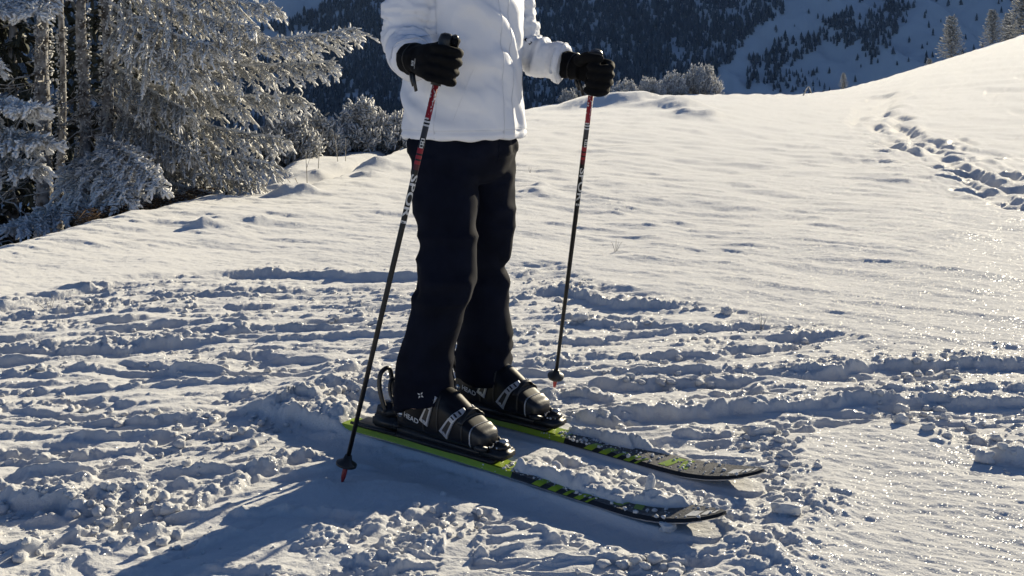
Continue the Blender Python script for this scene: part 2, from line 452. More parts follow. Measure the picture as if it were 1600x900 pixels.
def _scratches():
    r_ = np.random.default_rng(23); out = []
    c = np.array([(1385, 150), (1362, 170), (1358, 190), (1395, 218), (1460, 245), (1540, 280), (1620, 318), (1720, 360)], float); hw = np.array([22, 30, 36, 48, 60, 55, 45, 45], float)
    for k in range(190):
        t = r_.random() * 6.99; i = int(t); p = c[i] * (1 - t + i) + c[i + 1] * (t - i); w = hw[i]
        px = p[0] + r_.uniform(-1, 1.25) * w; py = p[1] + r_.normal() * 6 * (1 + i / 5)
        if r_.random() < .62: dx, dy = r_.uniform(.4, 1.5) * w * .8, r_.uniform(-1, 6) * (.6 + i / 5)
        else:
            q = c[min(i + 1, 7)] - c[i]; q = q / np.hypot(*q); dx, dy = q * r_.uniform(25, 60) * (.5 + i / 6)
        a, b = px2g(px - dx / 2, max(py - dy / 2, 150)), px2g(px + dx / 2, max(py + dy / 2, 151))
        if a[1] > 62 or b[1] > 62: continue
        out.append((np.array(a), np.array(b), r_.uniform(.016, .042), r_.uniform(.05, .10)))
    return out
SCRATCHES = _scratches()
def ski_coords(x, y, k):
    a, b = SKIS[k]
    dx, dy = x - SKIER_C[0], y - SKIER_C[1]
    return dx * SKI_DIR[0] + dy * SKI_DIR[1] - a, dx * SKI_NRM[0] + dy * SKI_NRM[1] - b
def ski_halfwidth(s):
    w = np.interp(s, [-.60, -.56, -.50, -.30, 0.02, .30, .55, .68, .74, .79, .83, .855, .868], [.030, .046, .047, .038, .0315, .037, .051, .0575, .0565, .050, .037, .022, .004])
    return w
def ski_base(s):
    t = np.clip((s - .60) / .27, 0, 1)
    return 0.004 + .044 * t ** 2.2
def ski_thick(s):
    return np.interp(s, [-.60, -.45, -.25, .0, .25, .45, .70, .87], [.010, .012, .016, .018, .016, .013, .011, .009])

def detail(x, y):
    """relief of the snow surface on top of macro()"""
    near = 1 - sstep(9, 16, y)
    z = np.zeros_like(x)
    # wind-packed crust: broad swells, drifts and long low ripples
    z += 0.035 * fbm2(x * .55, y * .40, 3, 3) * sstep(3.2, 6, y) + 0.012 * fbm2(x * 1.3, y * 1.1, 5, 2)
    cw, sw = math.cos(R(-24)), math.sin(R(-24))
    wx, wy = x * cw + y * sw, -x * sw + y * cw
    lf = 1.0 / (1 + 0.06 * np.maximum(y - 4, 0))
    rip = fbm2(wx * 1.6 * lf + .4 * vn2(x, y, 8), wy * 7.5 * lf, 21, 3)
    patch = sstep(-.25, .55, vn2(x * .5 * lf, y * .35 * lf, 77))
    z += (0.0115 + .009 * sstep(4, 7, y)) / lf * (0.25 + .75 * patch) * np.where(rip > 0, np.maximum(rip, 0) ** 1.3, rip * .45)
    # crusty scabs with a sharp down-sun lip
    sc = vn2(wx * 1.1 * lf + .5 * vn2(x * 2, y * 2, 9), wy * 3.2 * lf, 33)
    z += 0.007 / lf * sstep(.36, .52, sc) * (1 - .8 * sstep(.5, 1.0, sc)) * sstep(.0, .5, vn2(x * 2.3 * lf, y * 1.7 * lf, 34))
    z += 0.0032 * fbm2(wx * 12, wy * 30, 41, 3) * near + .010 * fbm2(wx * 2.2 * lf, wy * 9 * lf, 43, 3) / lf * sstep(4.5, 8, y)
    lm = vn2(x * 1.6, y * 1.1, 44); z += .05 * np.maximum(lm - .45, 0) * sstep(5, 7, y) * (1 - sstep(18, 30, y))
    # drifts near the dwarf pines
    for px, py, hx, hy, hh in ((1060, 172, .9, 1.1, .30), (1010, 165, 1.1, .9, .2), (1090, 182, .6, .8, .22), (960, 165, 1.0, .8, .2), (900, 168, .8, .8, .14),
                               (595, 262, .30, .35, .10), (545, 268, .2, .3, .07), (575, 276, .15, .2, .05), (510, 280, .2, .3, .06), (465, 300, .22, .18, .09), (318, 350, .09, .10, .04), (400, 345, .08, .09, .03),
                               (840, 300, .15, .25, .04), (850, 292, .12, .15, .03)):
        gx, gy = px2g(px, py)
        q = ((x - gx) / hx) ** 2 + ((y - gy) / hy) ** 2
        z += hh * np.exp(-q) * (1 + .5 * vn2(x * 3 / hx * .4, y * 3 / hy * .4, 12))
    # ---- the tracked, broken snow around the skier
    m = (y < 8) & (np.abs(x) < 8)
    X, Y = x[m], y[m]
    wX = X + .035 * vn2(X * 5, Y * 5, 50) + .014 * vn2(X * 17, Y * 17, 51)
    wY = Y + .035 * vn2(X * 5, Y * 5, 52) + .014 * vn2(X * 17, Y * 17, 53)
    wX2 = X + .012 * vn2(X * 3, Y * 3, 54); wY2 = Y + .012 * vn2(X * 3, Y * 3, 55) + .006 * vn2(X * 30, Y * 30, 56)
    D = poly_mask(wX, wY, DIST_POLY, .05)
    sm = np.zeros_like(X)
    for P, soft in SMOOTH: sm = np.maximum(sm, poly_mask(wX2, wY2, P, soft))
    zz = D * (0.016 * fbm2(X * 2.3, Y * 3.2, 60, 2) - 0.010) * (1 - .7 * sm)
    # streaks along the direction most skis went
    ca, sa = math.cos(R(9)), math.sin(R(9))
    tx, ty = X * ca + Y * sa, -X * sa + Y * ca
    bend = .25 * vn2(X * .9, Y * .9, 64) + .04 * vn2(X * 6, Y * 6, 65)
    st = vn2(tx * .9, (ty + bend) * 6.0, 63); st2 = vn2(tx * 1.3 + 7, (ty + .8 * bend) * 13, 66)
    # ski cuts: flat-bottomed with a sharp wall on the far side
    zz += D * (1 - sm) * (-.011 * sstep(.10, .18, st) * (1 - .6 * sstep(.2, .8, st)) + .008 * sstep(-.05, -.35, st) + .005 * (np.abs(st2) - .3) - .008 * sstep(.25, .31, st2))
    for k_, (ang, fr) in enumerate(((4, 9.), (14, 11.), (-6, 10.), (24, 8.))):
        c_, s_ = math.cos(R(ang)), math.sin(R(ang)); ax_, ay_ = X * c_ + Y * s_, -X * s_ + Y * c_
        q_ = vn2(ax_ * .55 + 31 * k_, (ay_ + .06 * vn2(ax_ * .8, ay_ * .8, 67 + k_)) * fr, 68 + k_)
        zz += D * (1 - .6 * sm) * (-.006 * sstep(.30, .36, q_) + .004 * sstep(.12, .28, q_) * (1 - sstep(.28, .33, q_)))
    lump = D * sstep(-.05, .45, fbm2(X * 1.9, Y * 3.8 + X * .5, 70, 3)) * (1 - sm) * .85
    # many single ski passes: smooth flat grooves with a crisp far lip, printed one over the other
    r_ = np.random.default_rng(81)
    passes = [(r_.uniform(-2.2, -.5), r_.uniform(2.3, 5.1), r_.normal(.10, .13), r_.normal(0, .03), r_.uniform(.6, 1.8)) for _ in range(34)]
    passes += [(r_.uniform(.5, 2.4), r_.uniform(3.15, 4.7), r_.normal(.04, .07), r_.normal(0, .02), r_.uniform(.5, 1.3)) for _ in range(14)]
    passes += [(r_.uniform(-.3, .6), r_.uniform(3.5, 5.0), r_.normal(.0, .08), r_.normal(0, .02), r_.uniform(.5, 1.0)) for _ in range(10)]
    passes += [(-.78, 2.02, 1.25, 0, .30), (-.93, 2.05, 1.2, 0, .3), (-1.08, 2.1, 1.15, .0, .28), (-.12, 2.2, 7., 0, .035)]
    for cx, cy, sl_, cv, hl in passes:
        u_ = wX2 - cx
        f_ = cy + sl_ * u_ + cv * u_ * u_
        ww = r_.uniform(.028, .05); dp = r_.uniform(.008, .018)
        I = np.nonzero((np.abs(u_) < hl) & (np.abs(wY2 - f_) < .14 * math.sqrt(1 + sl_ * sl_)) & (D > .01))[0]
        if not len(I): continue
        u_ = u_[I]; xi, yi, di = X[I], Y[I], D[I]
        dd = (wY2[I] - f_[I]) / math.sqrt(1 + sl_ * sl_) + .006 * vn2(xi * 9, yi * 9, 198)
        end = (1 - sstep(hl * .8, hl, np.abs(u_))) * di
        ins = sstep(ww + .006, ww - .006, np.abs(dd)) * end
        lip = np.exp(-((dd - ww - .016) / .016) ** 2) * end + .5 * np.exp(-((dd + ww + .014) / .014) ** 2) * end
        zz[I] = zz[I] * (1 - .75 * ins) - ins * dp + lip * dp * .9 * (1 + .8 * vn2(u_ * 16, dd * 10, 197))
        lump[I] = np.maximum(lump[I] * (1 - .93 * ins), lip * .5)
    jit = .012 * vn2(X * 14, Y * 14, 196) + .004 * vn2(X * 45, Y * 45, 197)
    for P, h, w, g, gw, lp in CUTS:
        best = np.full(X.shape, 1e9); sd = np.zeros_like(X); tt = np.zeros_like(X)
        box = (X > P[:, 0].min() - .6) & (X < P[:, 0].max() + .6) & (Y > P[:, 1].min() - .6) & (Y < P[:, 1].max() + .6)
        if not box.any(): continue
        mix = min(1, lp * 1.2)
        bx, by = (wX * mix + wX2 * (1 - mix))[box], (wY * mix + wY2 * (1 - mix))[box]
        b_ = np.full(bx.shape, 1e9); s_ = np.zeros_like(bx); t_ = np.zeros_like(bx)
        seg = np.hypot(*np.diff(P, axis=0).T); cum = np.concatenate([[0], np.cumsum(seg)]); L = cum[-1]
        for i in range(len(P) - 1):
            a, c = P[i], P[i + 1]; ab = c - a
            t = np.clip(((bx - a[0]) * ab[0] + (by - a[1]) * ab[1]) / (ab @ ab), 0, 1)
            qx, qy = bx - a[0] - t * ab[0], by - a[1] - t * ab[1]
            d = np.hypot(qx, qy)
            side = np.sign(ab[0] * qy - ab[1] * qx) * (1 if ab[0] > 0 else -1)
            k = d < b_
            b_ = np.where(k, d, b_); s_ = np.where(k, side, s_); t_ = np.where(k, (cum[i] + t * seg[i]), t_)
        sdv = b_ * s_
        taper = sstep(0, .16, t_) * sstep(0, .16, L - t_)
        over = np.exp(-(np.maximum(b_ - .05, 0) / .05) ** 2 * ((t_ < 1e-4) | (t_ > L - 1e-4)))
        hv = h * .42 * (.75 + .45 * vn2(t_ * 6, t_ * 0 + h * 90, 81))
        w2 = w * 1.5
        sdv = sdv + jit[box] * min(1, .35 + lp)
        berm = hv * sstep(-.006, .014, sdv) * np.exp(-(np.maximum(sdv - .02, 0) / w2) ** 2)
        grv = .8 * g * sstep(-gw - .05, -gw + .03, sdv) * (1 - sstep(-.012, .002, sdv))
        zz[box] += (berm - grv) * taper * over
        bm = sstep(-.03, .02, sdv) * np.exp(-(np.maximum(sdv, 0) / (w * 1.8)) ** 2) * taper * over
        lump[box] = np.maximum(lump[box] * (1 - .7 * grv / max(g, .001) * taper), bm * lp)
        lump[box] *= 1 - (1 - lp) * .8 * bm
    zz *= .62
    # the skis' own beds
    heap = np.zeros_like(X)
    for k in (0, 1):
        s, l = ski_coords(X, Y, k)
        # freshly ploughed snow at the tips and a trough on the down-sun side
        tr = sstep(-.75, -.55, s) * (1 - sstep(.70, .86, s)) * np.exp(-((l + .115) / .06) ** 2)
        zz = zz * (1 - .85 * tr) - (.030 if k == 0 else .018) * tr
        lump *= 1 - .92 * tr
        bow = np.exp(-((s - .97) / .10) ** 2 - ((l - .0) / .13) ** 2)
        lump = np.maximum(lump, .9 * bow)
        zz += .018 * bow
    s0, l0 = ski_coords(X, Y, 0); s1, l1 = ski_coords(X, Y, 1)
    # flat bed between the boots
    mid = sstep(-.25, -.12, s0) * (1 - sstep(.26, .36, s0)) * sstep(-.02, .03, l0) * (1 - sstep(-.03, .02, l1))
    zz = zz * (1 - mid) + .004 * mid; lump *= 1 - mid
    between = sstep(.20, .34, s0) * (1 - sstep(.80, 1.0, s0)) * sstep(-.02, .03, l0) * (1 - sstep(-.09, -.04, l1))
    zz = zz * (1 - .8 * between) + .010 * between; lump = np.maximum(lump * (1 - .5 * between), between * .75)
    beh = np.exp(-((s0 + .58) / .16) ** 2 - ((l0 - .02) / .14) ** 2) + np.exp(-((s1 + .52) / .2) ** 2 - (l1 / .15) ** 2)
    zz += .05 * np.clip(beh, 0, 1.2); lump = np.maximum(lump, np.clip(beh, 0, 1))
    # rounded clods of broken crust, several sizes
    n1, n2 = vn2(X * 21, Y * 21, 191), vn2(X * 21, Y * 21, 192); n3, n4 = vn2(X * 60, Y * 60, 193), vn2(X * 60, Y * 60, 194)
    ex, ey = X + .014 * n1 + .005 * n3, Y + .014 * n2 + .005 * n4
    c1 = clods(ex, ey, .075, 101, .45) * .075; c2 = clods(ex + 5, ey, .036, 111, .6) * .036; c3 = clods(X + .003 * n3, Y + 9 + .003 * n4, .017, 121, .7) * .017
    c1 = np.maximum(c1 - .012, 0)
    sparse = sstep(-.3, .4, vn2(X * 4.2, Y * 4.2, 195))
    roundy = np.maximum(c1 * .55 * sparse, c2 * .70) + .85 * c3
    rough = .011 * fbm2(X * 13, Y * 13, 131, 5, .68)
    zz += lump * (roundy * .78 + .8 * rough - .008) + D * (1 - lump) * (.0022 * fbm2(X * 16, Y * 16, 141, 3) + .10 * np.maximum(c3 - .008, 0))
    # debris thrown onto the crust
    edge = poly_mask(X + .10 * vn2(X * 6, Y * 6, 150), Y + .10 * vn2(X * 6, Y * 6, 151), DIST_POLY, .35) * (1 - D)
    zz += sstep(.15, .5, edge) * np.maximum(c2 - .015, 0) * sstep(.0, .4, vn2(X * 4, Y * 4, 152))
    # skis press the snow flat, then snow lies back over parts of them
    for k, (s, l) in enumerate(((s0, l0), (s1, l1))):
        hw = ski_halfwidth(np.clip(s, -.6, .868))
        infp = (s > -.60) & (s < .87)
        foot = sstep(-.012, .004, hw + .004 - np.abs(l)) * infp
        top = ski_base(s) + ski_thick(s)
        nw = vn2(s * 9, l * 14, 160 + k) * .02
        if k == 0:
            cov = sstep(.27, .31, s + nw) * sstep(-.012, .010, l + hw - .022 + nw * .5) * (1 - sstep(.60, .63, s + nw * 1.5 - .5 * l * 2))
            cov = np.maximum(cov, sstep(.60, .64, s) * sstep(-.004, .012, l + .006 - .22 * (s - .66) + nw * .4 - .3 * np.maximum(s - .72, 0)) * (1 - sstep(.75, .78, s + nw)))
            cov = np.maximum(cov, sstep(.55, .50, s) * 0)
        else:
            cov = sstep(.24, .28, s + nw) * sstep(-.010, .012, l - .012 + nw) * (1 - sstep(.46, .50, s + nw))
            cov = np.maximum(cov, sstep(.26, .30, s) * sstep(.0, .01, l - .028 + nw * .5) * (1 - sstep(.50, .62, s)))
        cov = np.maximum(cov, (1 - sstep(-.36, -.29, s + nw)))
        pile = top + .001 + .75 * (c2 * .7 + c1 * .45) + .6 * c3 + .5 * rough + .011 * np.exp(-((l - .01) / .05) ** 2)
        zf = np.where(cov > .01, top - .012 + (pile - top + .012) * cov, np.minimum(ski_base(s) - .003, zz))
        zf = np.where(cov < .01, np.minimum(ski_base(s) - .003, .001), zf)
        zz = zz * (1 - foot) + zf * foot
        # keep the snow beside the ski below its edge on the camera side
        side = infp * sstep(-.02, .0, -l - hw + .0) * (1 - sstep(.02, .07, -l - hw)) * (1 - foot) * sstep(-.42, -.36, s)
        zz = zz * (1 - side) + np.minimum(zz, -.006) * side
    # boots and poles: keep snow clear of the bindings
    for k, (s, l) in enumerate(((s0, l0), (s1, l1))):
        c = sstep(-.34, -.29, s) * (1 - sstep(.24, .28, s)) * sstep(-.11, -.07, l) * (1 - sstep(.05, .07, l))
        zz = np.where(c > 0, zz * (1 - c) + np.minimum(zz, .004) * c, zz)
    z[m] = z[m] * (1 - .6 * D) + zz
    # ---- ski tracks winding up the far slope
    f = (y > 8)
    X, Y = x[f], y[f]
    a = poly_mask(X + .5 * vn2(X * .8, Y * .4, 170), Y + 1.5 * vn2(X * .8, Y * .4, 171), TRACK_POLY, 1.1)
    a2 = poly_mask(X, Y, TRACK2_POLY, 1.2)
    zf = .020 * a * fbm2(X * 4.5 - Y * .9, Y * .7 + X * .4, 179, 3, .6) - .05 * a2 * sstep(.25, .45, vn2((X - .36 * Y) * 1.2, Y * .3, 176))
    for A, B_, dep, w0 in SCRATCHES:
        ab = B_ - A; L = math.hypot(*ab)
        I = np.nonzero((X > min(A[0], B_[0]) - 1) & (X < max(A[0], B_[0]) + 1) & (Y > min(A[1], B_[1]) - 2) & (Y < max(A[1], B_[1]) + 2))[0]
        if not len(I): continue
        xi, yi = X[I], Y[I] + .25 * vn2(X[I] * .8, Y[I] * .4, 180)
        t = ((xi - A[0]) * ab[0] + (yi - A[1]) * ab[1]) / (L * L)
        d = ((yi - A[1]) * ab[0] - (xi - A[0]) * ab[1]) / L
        w = np.maximum(w0, .00030 * yi * yi)
        tp = sstep(0, .12, t) * (1 - sstep(.88, 1, t))
        zf[I] += dep * tp * (-np.exp(-(d / w) ** 2) + .55 * np.exp(-((d - 1.7 * w) / w) ** 2)) 
    z[f] += np.maximum(zf, -.10)
    return z
def ground(x, y):
    x, y = np.atleast_1d(np.asarray(x, float)), np.atleast_1d(np.asarray(y, float))
    return macro(x, y) + detail(x, y)

def build_snowfield():
    inv = np.concatenate([1 / np.linspace(1.15, 1.95, 50)[:-1], np.linspace(1 / 1.95, 1 / 5.6, 480)[:-1], np.linspace(1 / 5.6, 1 / 60, 330)[:-1], 1 / np.geomspace(60, 260, 50)])
    Yr = 1 / inv
    out = .53 + np.linspace(0, 1, 38)[1:] ** 2 * 2.4
    U = np.concatenate([-out[::-1], np.linspace(-.53, .53, 800), out])
    YY, UU = np.meshgrid(Yr, U, indexing='ij')
    x, y = (UU * YY).ravel(), YY.ravel()
    z = ground(x, y)
    nr, nc = YY.shape
    idx = np.arange(nr * nc).reshape(nr, nc)
    F = np.stack([idx[:-1, :-1], idx[:-1, 1:], idx[1:, 1:], idx[1:, :-1]], -1).reshape(-1, 4)
    V = np.stack([x, y, z], 1)
    # the field behind the photographer, coarse
    gx, gy = np.meshgrid(np.linspace(-60, 60, 41), np.linspace(-60, 1.17, 31), indexing='xy')
    n0 = len(V)
    V = np.concatenate([V, np.stack([gx.ravel(), gy.ravel(), -.03 + .02 * fbm2(gx.ravel() * .3, gy.ravel() * .3, 9, 2)], 1)])
    ii = n0 + np.arange(gx.size).reshape(gx.shape)
    F2 = np.stack([ii[:-1, :-1], ii[:-1, 1:], ii[1:, 1:], ii[1:, :-1]], -1).reshape(-1, 4)
    o = link_mesh('snow_ground', raw_mesh('snow_ground', V, np.concatenate([F, F2])), M_snow)
    tag(o, kind='structure')
    return U, inv, z.reshape(nr, nc)
G_U, G_INV, G_Z = build_snowfield()
def gz(x, y):
    """height of the built snow sheet (arrays or one point)"""
    xa, ya = np.atleast_1d(np.asarray(x, float)), np.atleast_1d(np.asarray(y, float))
    i = np.clip(np.searchsorted(-G_INV, -1 / ya) - 1, 0, len(G_INV) - 2); j = np.clip(np.searchsorted(G_U, xa / ya) - 1, 0, len(G_U) - 2)
    fi = np.clip((1 / ya - G_INV[i]) / (G_INV[i + 1] - G_INV[i]), 0, 1); fj = np.clip((xa / ya - G_U[j]) / (G_U[j + 1] - G_U[j]), 0, 1)
    z = (G_Z[i, j] * (1 - fi) + G_Z[i + 1, j] * fi) * (1 - fj) + (G_Z[i, j + 1] * (1 - fi) + G_Z[i + 1, j + 1] * fi) * fj
    return z if np.ndim(x) else float(z[0])

# ------------------------------------------------------------------ loose clods thrown up by the skis
def icosphere(sub):
    bm = bmesh.new(); bmesh.ops.create_icosphere(bm, subdivisions=sub, radius=1)
    V = np.array([v.co[:] for v in bm.verts]); F = np.array([[v.index for v in f.verts] for f in bm.faces]); bm.free()
    return V, F
def build_clods():
    V0, F0 = icosphere(2); V00, F00 = icosphere(1)
    n = 1500
    Yv = 1 / rng.uniform(1 / 5.3, 1 / 2.0, n * 6); X = rng.uniform(-.56, .56, n * 6) * Yv
    D = poly_mask(X + .12 * vn2(X * 6, Yv * 6, 150), Yv + .12 * vn2(X * 6, Yv * 6, 151), DIST_POLY, .08)
    dens = D * sstep(-.1, .5, fbm2(X * 1.7, Yv * 2.4, 70, 3) + .35 * vn2(X * 5, Yv * 5, 180))
    for P, soft in SMOOTH: dens *= 1 - .97 * poly_mask(X, Yv, P, soft + .03)
    for k in (0, 1):
        s, l = ski_coords(X, Yv, k)
        dens *= ~((s > -.45) & (s < .95) & (l > -.16) & (l < .075))
    s, l = ski_coords(X, Yv, 0)
    dens *= ~((s > -.45) & (s < .35) & (l > -.16) & (l < .40))
    keep = rng.random(n * 6) < dens
    X, Yv = X[keep][:n], Yv[keep][:n]
    ns = 420
    sx, sk = rng.uniform(.26, .84, ns), rng.integers(0, 2, ns)
    sl = rng.uniform(-1, 1, ns) * (ski_halfwidth(sx) - .006)
    gone = rng.random(ns) < sstep(.45, .80, sx) * .6
    sx, sk, sl = sx[~gone], sk[~gone], sl[~gone]
    ab = np.array(SKIS)[sk]
    SX = SKIER_C[0] + SKI_DIR[0] * (sx + ab[:, 0]) + SKI_NRM[0] * (sl + ab[:, 1]); SY = SKIER_C[1] + SKI_DIR[1] * (sx + ab[:, 0]) + SKI_NRM[1] * (sl + ab[:, 1])
    nb = 110; bk = rng.integers(0, 2, nb); bs, bl, bz = rng.uniform(.17, .29, nb), rng.normal(0, .022, nb), .03
    ab = np.concatenate([ab, np.array(SKIS)[bk]]); sx = np.concatenate([sx, bs]); sl = np.concatenate([sl, bl])
    SX = SKIER_C[0] + SKI_DIR[0] * (sx + ab[:, 0]) + SKI_NRM[0] * (sl + ab[:, 1]); SY = SKIER_C[1] + SKI_DIR[1] * (sx + ab[:, 0]) + SKI_NRM[1] * (sl + ab[:, 1])
    SZ = ski_base(sx) + ski_thick(sx) + np.where(np.arange(len(sx)) >= len(sx) - nb, np.where(np.abs(sl) < .03, np.where(sx < .262, .040, .0), .0), 0); SR = .0016 + .0045 * rng.random(len(sx)) ** 2.5
    r = .0035 + .013 * rng.random(len(X)) ** 3
    z = gz(X, Yv)
    X, Yv, z, r = np.concatenate([X, SX]), np.concatenate([Yv, SY]), np.concatenate([z, SZ]), np.concatenate([r, SR])
    Vs, Fs, nv = [], [], 0
    for i in range(len(X)):
        sc = r[i] * np.array([rng.uniform(.8, 1.3), rng.uniform(.8, 1.3), rng.uniform(.6, 1.0)])
        b0, f0 = (V0, F0) if r[i] > .0065 else (V00, F00)
        v = b0 * (1 + .45 * vn3(b0 * 1.9 + i * 7.1, 200)[:, None])
        a = rng.random() * 6.28; c, s_ = math.cos(a), math.sin(a)
        v = v * sc
        v = np.stack([v[:, 0] * c - v[:, 1] * s_, v[:, 0] * s_ + v[:, 1] * c, v[:, 2]], 1)
        Fs.append(f0 + nv); nv += len(v)
        Vs.append(v + np.array([X[i], Yv[i], z[i] + r[i] * .25]))
    V = np.concatenate(Vs); F = np.concatenate(Fs)
    o = link_mesh('snow_clods', raw_mesh('snow_clods', V, F), M_snow)
    tag(o, 'small loose lumps of broken snow strewn over the ski tracks', 'snow', kind='stuff')
    # larger chunks one can point at
    chunks = [((1231, 808), (.034, .016, .014), -8, 'flat oblong slab of snow lying alone on the smooth crust beyond the ski tips'),
              ((1538, 716), (.022, .022, .020), 20, 'round ball of snow at the foot of the broken ridge on the right'),
              ((1409, 634), (.020, .018, .020), 40, 'rounded block of snow perched on the track edge right of centre'),
              ((1408, 658), (.020, .014, .018), 10, 'upright snow chunk standing below the perched block on the right'),
              ((1450, 672), (.022, .012, .010), 5, 'thin flat flake of snow on the crust under the right tracks'),
              ((908, 500), (.034, .030, .020), 15, 'largest pale snow block behind the far ski pole'),
              ((1135, 486), (.026, .03, .018), 0, 'small dark snow lump alone at the upper edge of the tracks'),
              ((1044, 829), (.019, .014, .011), 30, 'knobbly snow lump leaning on the near ski just behind its tip'),
              ((1016, 792), (.012, .010, .022), 70, 'pointed sliver of snow standing between the two ski tips'),
              ((1190, 672), (.05, .03, .016), 25, 'angular crust plate tilted up at the right end of the churned snow')]
    V1, F1 = icosphere(3)
    for i, ((px, py), sc, rz, lab) in enumerate(chunks):
        gx, gy = px2g(px, py)
        sgn = np.sign(V1) * np.abs(V1) ** .7
        v = sgn * (1 + .34 * vn3(V1 * 2.2 + i * 3.3, 210)[:, None] + .12 * vn3(V1 * 6 + i, 211)[:, None]) * np.array(sc)
        o = link_mesh('snow_chunk', raw_mesh('snow_chunk', v, F1), M_snow)
        o.location = (gx, gy, gz(gx, gy) + sc[2] * .55); o.rotation_euler = (rng.normal() * .15, rng.normal() * .15, R(rz))
        tag(o, lab, 'snow chunk', 'snow chunks broken from the crust')
build_clods()

# ------------------------------------------------------------------ the mountainside across the valley
def mountain(x, y):
    ax = x / y
    base = -395 + .74 * np.maximum(y - 660 - 60 * np.sin(ax * 5 + .6), 0)
    q = x + .35 * y
    rid = 1 - np.abs(fbm2(q * .0042, y * .0016, 300, 3))
    z = base + 55 * (rid - .6) * sstep(650, 1000, y) + 16 * fbm2(q * .016, y * .010, 310, 4)
    return z
def build_mountain():
    Y = np.concatenate([np.linspace(150, 1000, 50)[:-1], np.linspace(1000, 1500, 140)[:-1], np.linspace(1500, 2100, 30)])
    U = np.concatenate([np.linspace(-1.6, -.56, 30)[:-1], np.linspace(-.56, .56, 300), np.linspace(.56, 1.6, 30)[1:]])
    YY, UU = np.meshgrid(Y, U, indexing='ij')
    x, y = (UU * YY).ravel(), YY.ravel()
    z = mountain(x, y)
    z = np.where(y < 650, np.maximum(-395, -60 - .7 * (y - 150)), z)
    idx = np.arange(len(x)).reshape(YY.shape)
    F = np.stack([idx[:-1, :-1], idx[:-1, 1:], idx[1:, 1:], idx[1:, :-1]], -1).reshape(-1, 4)
    o = link_mesh('mountain', raw_mesh('mountain', np.stack([x, y, z], 1), F), M_snow_far)
    tag(o, kind='structure')
build_mountain()
def px2m(px, py):
    """photograph pixels (arrays) -> points on the mountainside"""
    u = (px - 800) / 1600.0; e = (130 - py) / 1600.0
    lo = np.full(px.shape, np.nan); Yp = None; hp = None
    for Y in np.linspace(950, 2000, 260):
        h = mountain(u * Y, np.full(px.shape, Y)) - (1 + e * Y)
        if hp is not None:
            hit = (h > 0) & (hp <= 0) & np.isnan(lo)
            lo = np.where(hit, Yp + (Y - Yp) * (-hp) / (h - hp + 1e-9), lo)
        Yp, hp = Y, h
    return u * lo, lo, mountain(u * np.where(np.isnan(lo), 1000, lo), np.where(np.isnan(lo), 1000, lo))
# woods on it: outline in the picture, density, height in metres, frost on the crowns
WOODS = [([(420,52),(470,28),(560,-10),(700,-60),(1000,-60),(1215,-60),(1225,15),(1180,45),(1150,75),(1135,100),(1110,130),(1080,160),(830,175),(830,80),(720,60),(640,80),(600,60),(520,48)], 1.0, 12, .10),
         ([(520,40),(640,60),(640,200),(430,260),(400,140),(440,75),(480,60)], .9, 11, .05), ([(500,60),(600,68),(640,110),(640,150),(580,150),(520,110)], .8, 9, .45),
         ([(-300,-60),(420,-60),(360,20),(420,60),(400,300),(-300,330)], .5, 12, .06),
         ([(1165,140),(1168,100),(1200,75),(1260,60),(1310,20),(1335,15),(1325,48),(1285,75),(1240,100),(1220,125)], 1.0, 11, .10),
         ([(1305,70),(1330,40),(1380,10),(1420,-10),(1410,45),(1370,90),(1355,65),(1330,78)], .9, 10, .12),
         ([(1190,110),(1300,120),(1300,145),(1190,148)], .25, 8, .1), ([(1250,-60),(1900,-60),(1900,90),(1420,120),(1300,145),(1240,140),(1330,80),(1420,40),(1330,10)], .035, 9, .1),
         ([(1130,0),(1230,-60),(1330,-60),(1300,20),(1230,60),(1170,85),(1120,145)], .035, 8, .15), ([(840,-40),(1000,-40),(960,40),(900,60),(860,50)], .3, 9, .5),
         ([(960,80),(1030,80),(1060,130),(1000,140)], .4, 10, .35), ([(1700,-60),(2100,-60),(2100,120),(1600,100)], .5, 11, .1), ([(540,-20),(640,-20),(640,60),(560,40)], .5, 11, .1), ([(640,60),(830,60),(830,200),(640,220)], .9, 11, .1)]
def conifer_proto(seed, tiers=5, seg=7):
    """low spruce of stacked ragged skirts, unit height"""
    r_ = np.random.default_rng(seed); V = []; F = []; T = []
    for k in range(tiers):
        z0 = k / tiers * .88 + .02; z1 = min(1.0, z0 + 1.75 / tiers); rr = .20 * (1 - z0) ** .85 + .015
        b = len(V); V.append((0, 0, z1)); T.append(.3)
        for j in range(seg):
            a = 6.2832 * (j + .5 * (k % 2)) / seg + r_.normal() * .15; q = rr * r_.uniform(.65, 1.25)
            V.append((q * math.cos(a), q * math.sin(a), z0 - .03 * r_.random())); T.append(r_.uniform(.2, 1.3))
        for j in range(seg): F.append((b, b + 1 + j, b + 1 + (j + 1) % seg))
    return np.array(V), np.array(F), np.array(T)
